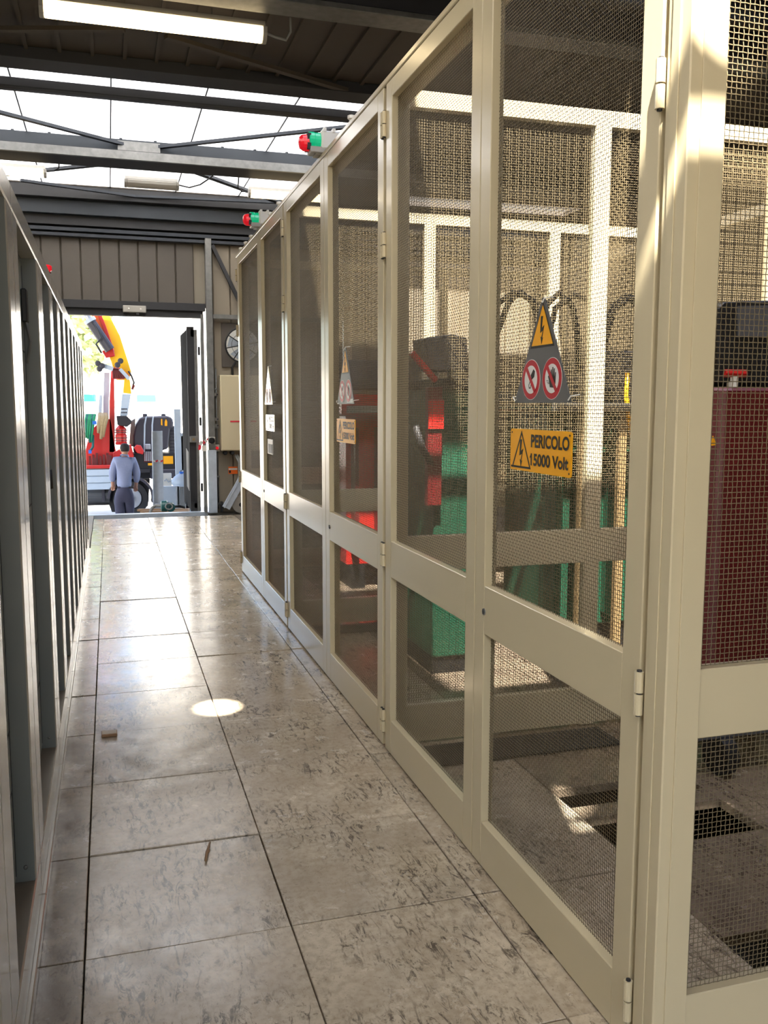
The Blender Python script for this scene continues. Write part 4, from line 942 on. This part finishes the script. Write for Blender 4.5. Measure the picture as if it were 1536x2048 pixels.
for x_ in (.75, 1.15): MB().box(x_, x_+.1, 13.7, 15.1, GRD, -.46).build('trestle', 'wood', t)
# far background
def bld(name, label, cat, x0, x1, Y, h0, h1, roof):
    t = thing(name, label, cat, ((x0+x1)/2, Y, GRD)); MB().box(x0, x1, Y, Y+6, GRD, h1).build('wall', 'building_white', t)
    MB().box(x0-.2, x1+.2, Y-.2, Y+6, h0, h0+.28).build('roof_band', 'building_white', t)
    if roof == 'roof_green':
        for p0, p1 in ((150, 192), (273, 310)): MB().box(at(p0, 790, Y).x, at(p1, 790, Y).x, Y-.5, Y-.2, h0-.05, h0+.25).build('awning', roof, t)
    for k in range(6):
        a = x0+(x1-x0)*(k+.3)/6; MB().box(a, a+.9, Y-.04, Y, h1-1.4, h1-.5).build('window', 'glass_dark' if False else 'lamp_grey', t)
    return t
bld('far_building', 'pale building with green edge far behind the truck', 'building', -12, 22, 42, 1.75, 3.0, 'roof_green')
bld('tall_building', 'tall white building filling the background right of the boom', 'building', 1.5, 20, 52, 9.2, 16, 'building_white')
def tree(px, py, Y, r, label):
    c = at(px, py, Y); t = thing('tree', label, 'tree', (c.x, Y, GRD), 'trees behind the truck')
    MB().tube([(c.x-1.6, Y, GRD), (c.x-1.2, Y, c.z-r*1.2), (c.x, Y, c.z+r*.3)], [.12, .09, .03], 8).build('trunk', 'bark', t, smooth=True)
    mb = MB(); rnd = random.Random(int(px))
    for k in range(520):
        v = Vector((rnd.gauss(0, 1), rnd.gauss(0, 1), rnd.gauss(0, 1))).normalized()*r*(rnd.random()**.4); p = Vector((c.x, Y, c.z))+Vector((v.x, v.y, v.z*1.5))
        e = Vector((rnd.gauss(0, 1), rnd.gauss(0, 1), rnd.gauss(0, 1))).normalized()*.22; g = e.cross(Vector((.3, .8, .5))).normalized()*.12
        mb.add([p-e, p+g, p+e, p-g], [(0, 1, 2, 3)])
    mb.build('foliage', 'foliage', t)['kind'] = 'stuff'
tree(176, 668, 34, .95, 'yellow-green tree behind the crane boom, nearer the cabinets'); tree(120, 650, 40, 1.8, 'yellow-green tree mostly hidden behind the grey cabinets')

# ================================================================== THE MAN
def skin(name, nodes, edges, root, mt, parent, lev=2):
    """nodes: name -> (point, radius or (rx, ry)); one connected skinned surface"""
    ks = list(nodes); idx = {k: i for i, k in enumerate(ks)}; base = W[parent]
    me = bpy.data.meshes.new(name); me.from_pydata([Vector(nodes[k][0])-base for k in ks], [(idx[a], idx[b]) for a, b in edges], []); me.update()
    ob = bpy.data.objects.new(name, me); COL.objects.link(ob)
    ob.modifiers.new('skin', 'SKIN')
    if not me.skin_vertices: 
        pass
    for k in ks:
        r = nodes[k][1]; sv = me.skin_vertices[0].data[idx[k]]; sv.radius = r if isinstance(r, tuple) else (r, r); sv.use_root = (k == root)
    s = ob.modifiers.new('sub', 'SUBSURF'); s.levels = lev; s.render_levels = lev
    dg = bpy.context.evaluated_depsgraph_get(); m2 = bpy.data.meshes.new_from_object(ob.evaluated_get(dg))
    bpy.data.objects.remove(ob)
    m2.materials.clear(); m2.materials.append(M[mt]); m2.name = name
    for p in m2.polygons: p.use_smooth = True
    o = bpy.data.objects.new(name, m2); return link(o, parent)
MY = 16.4
def mp(px, py, dy=0.): return at(px, py, MY)+Vector((0, dy, 0))
foot = at(250, 1000, MY)
man = thing('person', 'person in a lavender-grey jumper and grey work trousers walking out towards the truck', 'person', (foot.x, MY, GRD))
def chain(prefix, pts, nodes, edges, start=None):
    prev = start
    for i, (p, r) in enumerate(pts):
        k = prefix+str(i); nodes[k] = (p, r)
        if prev: edges.append((prev, k))
        prev = k
    return prev
nodes, edges = {}, []
nodes['pelvis'] = (mp(248.5, 985), (.125, .09))
chain('spine', [(mp(248.5, 970), (.12, .085)), (mp(248, 945), (.135, .095)), (mp(248, 925), (.13, .085)), (mp(249, 914), .06), (mp(249.5, 907, -.0), .052), (mp(249.5, 901, -.01), (.07, .08)), (mp(249.5, 895), (.078, .092)), (mp(249.5, 890.5), (.055, .065))], nodes, edges, 'pelvis')
# ears, nose
for s in (-1, 1): chain('ear%d' % s, [(mp(249.5+s*8.6, 899, .0), .014), (mp(249.5+s*9.2, 896.5, -.005), .011)], nodes, edges, 'spine5')
chain('nose', [(mp(249.5, 899, .1), .015)], nodes, edges, 'spine5')
for s, sh, el, wr in ((-1, (231, 921), (224.5, 946), (225.5, 966)), (1, (266.5, 921), (274, 946), (272.5, 968))):
    e = chain('arm%d' % s, [(mp(*sh), .062), (mp(*el, -.03), .048), (mp(*wr, .05), .033), (mp(wr[0]-s*.6, wr[1]+5, .08), (.042, .022))], nodes, edges, 'spine2')
    for f_ in range(4):
        bx, by = wr[0]-s*.6+(f_-1.5)*2.1, wr[1]+9.5
        L_ = (6.5, 7.5, 7.2, 5.6)[f_]
        chain('f%d%d' % (s, f_), [(mp(bx, by, .09), .0105), (mp(bx, by+L_*.55, .105), .0095), (mp(bx-s*.4, by+L_, .09), .008)], nodes, edges, e)
    chain('th%d' % s, [(mp(wr[0]-s*4.8, wr[1]+7, .11), .0115), (mp(wr[0]-s*5.6, wr[1]+11.5, .12), .0095)], nodes, edges, e)
for s, kn, an, dy in ((-1, (240.5, 1030), (241, 1068), -.05), (1, (259, 1030), (262, 1068), .12)):
    chain('leg%d' % s, [(mp(248.5+s*9, 993), .088), (mp(*kn, dy*.4+.03), .06), (mp(*an, dy), .043), (Vector((mp(*an).x, MY+dy+.02, GRD+.06)), .035), (Vector((mp(*an).x, MY+dy+.15, GRD+.045)), .033)], nodes, edges, 'pelvis')
skin('body', nodes, edges, 'pelvis', 'skin_tone', man)
nodes, edges = {}, []
nodes['hem'] = (mp(248.5, 977), (.205, .14))
chain('s', [(mp(248.5, 966), (.2, .135)), (mp(248.3, 950), (.205, .14)), (mp(248.2, 930), (.205, .13)), (mp(248.8, 918), (.12, .09)), (mp(249.3, 911), (.085, .078)), (mp(249.4, 907.5), (.08, .075))], nodes, edges, 'hem')
for s, sh, el, wr in ((-1, (231, 922), (224.5, 946), (225.3, 965)), (1, (266.5, 922), (274, 946), (272.7, 967))):
    chain('a%d' % s, [(mp(*sh), .088), (mp((sh[0]+el[0])/2, (sh[1]+el[1])/2, -.01), .077), (mp(*el, -.03), .068), (mp((el[0]+wr[0])/2, (el[1]+wr[1])/2, .02), .06), (mp(wr[0], wr[1], .05), .046)], nodes, edges, 's2')
skin('jumper', nodes, edges, 'hem', 'sweater', man)
nodes, edges = {}, []
nodes['waist'] = (mp(248.5, 966), (.165, .11))
chain('w', [(mp(248.5, 976), (.185, .125)), (mp(248.5, 987), (.19, .135))], nodes, edges, 'waist')
for s, kn, an, dy in ((-1, (240.5, 1030), (241, 1066), -.05), (1, (259, 1030), (262, 1066), .12)):
    chain('l%d' % s, [(mp(248.5+s*9.3, 999), .112), (mp((248.5+s*9+kn[0])/2, 1014, dy*.2+.02), .1), (mp(*kn, dy*.4+.03), .086), (mp((kn[0]+an[0])/2, 1050, dy*.7), .08), (mp(an[0], 1076, dy), .072)], nodes, edges, 'w1')
skin('trousers', nodes, edges, 'waist', 'trousers', man)
for px, nm in ((238, 'pocket'), (262, 'pocket')): pb(nm, 'shoe' if px > 250 else 'trousers', man, px-4, px+5, 973, 977, MY-.135, .012)
pb('leg_pocket', 'tank_dark', man, 231, 235, 988, 1004, MY-.06, .1, .01)
for s, ax, dy in ((-1, 241, -.05), (1, 262, .12)):
    x_ = mp(ax, 1068).x
    MB().prism([(x_-.05, MY+dy-.1, GRD), (x_+.05, MY+dy-.1, GRD), (x_+.058, MY+dy+.1, GRD), (x_+.035, MY+dy+.2, GRD), (x_-.035, MY+dy+.2, GRD), (x_-.058, MY+dy+.1, GRD)], (0, 0, .1)).build('shoe', 'shoe', man, .02, seg=2)
hd = mp(249.5, 896); mb = MB()
for i in range(9):
    for j in range(16):
        pass
prof = [(-.055, .071), (-.03, .080), (0, .0835), (.03, .0815), (.055, .072), (.075, .05), (.084, .02)]
hr = mb.lathe((hd.x, hd.y-.012, hd.z-.002), (0, 0, 1), [(a, b) for a, b in prof], 20).build('hair', 'hair_dark', man, smooth=True)
for v in hr.data.vertices: v.co.y = (v.co.y-(hd.y-.012-W[man].y))*1.12+(hd.y-.012-W[man].y)
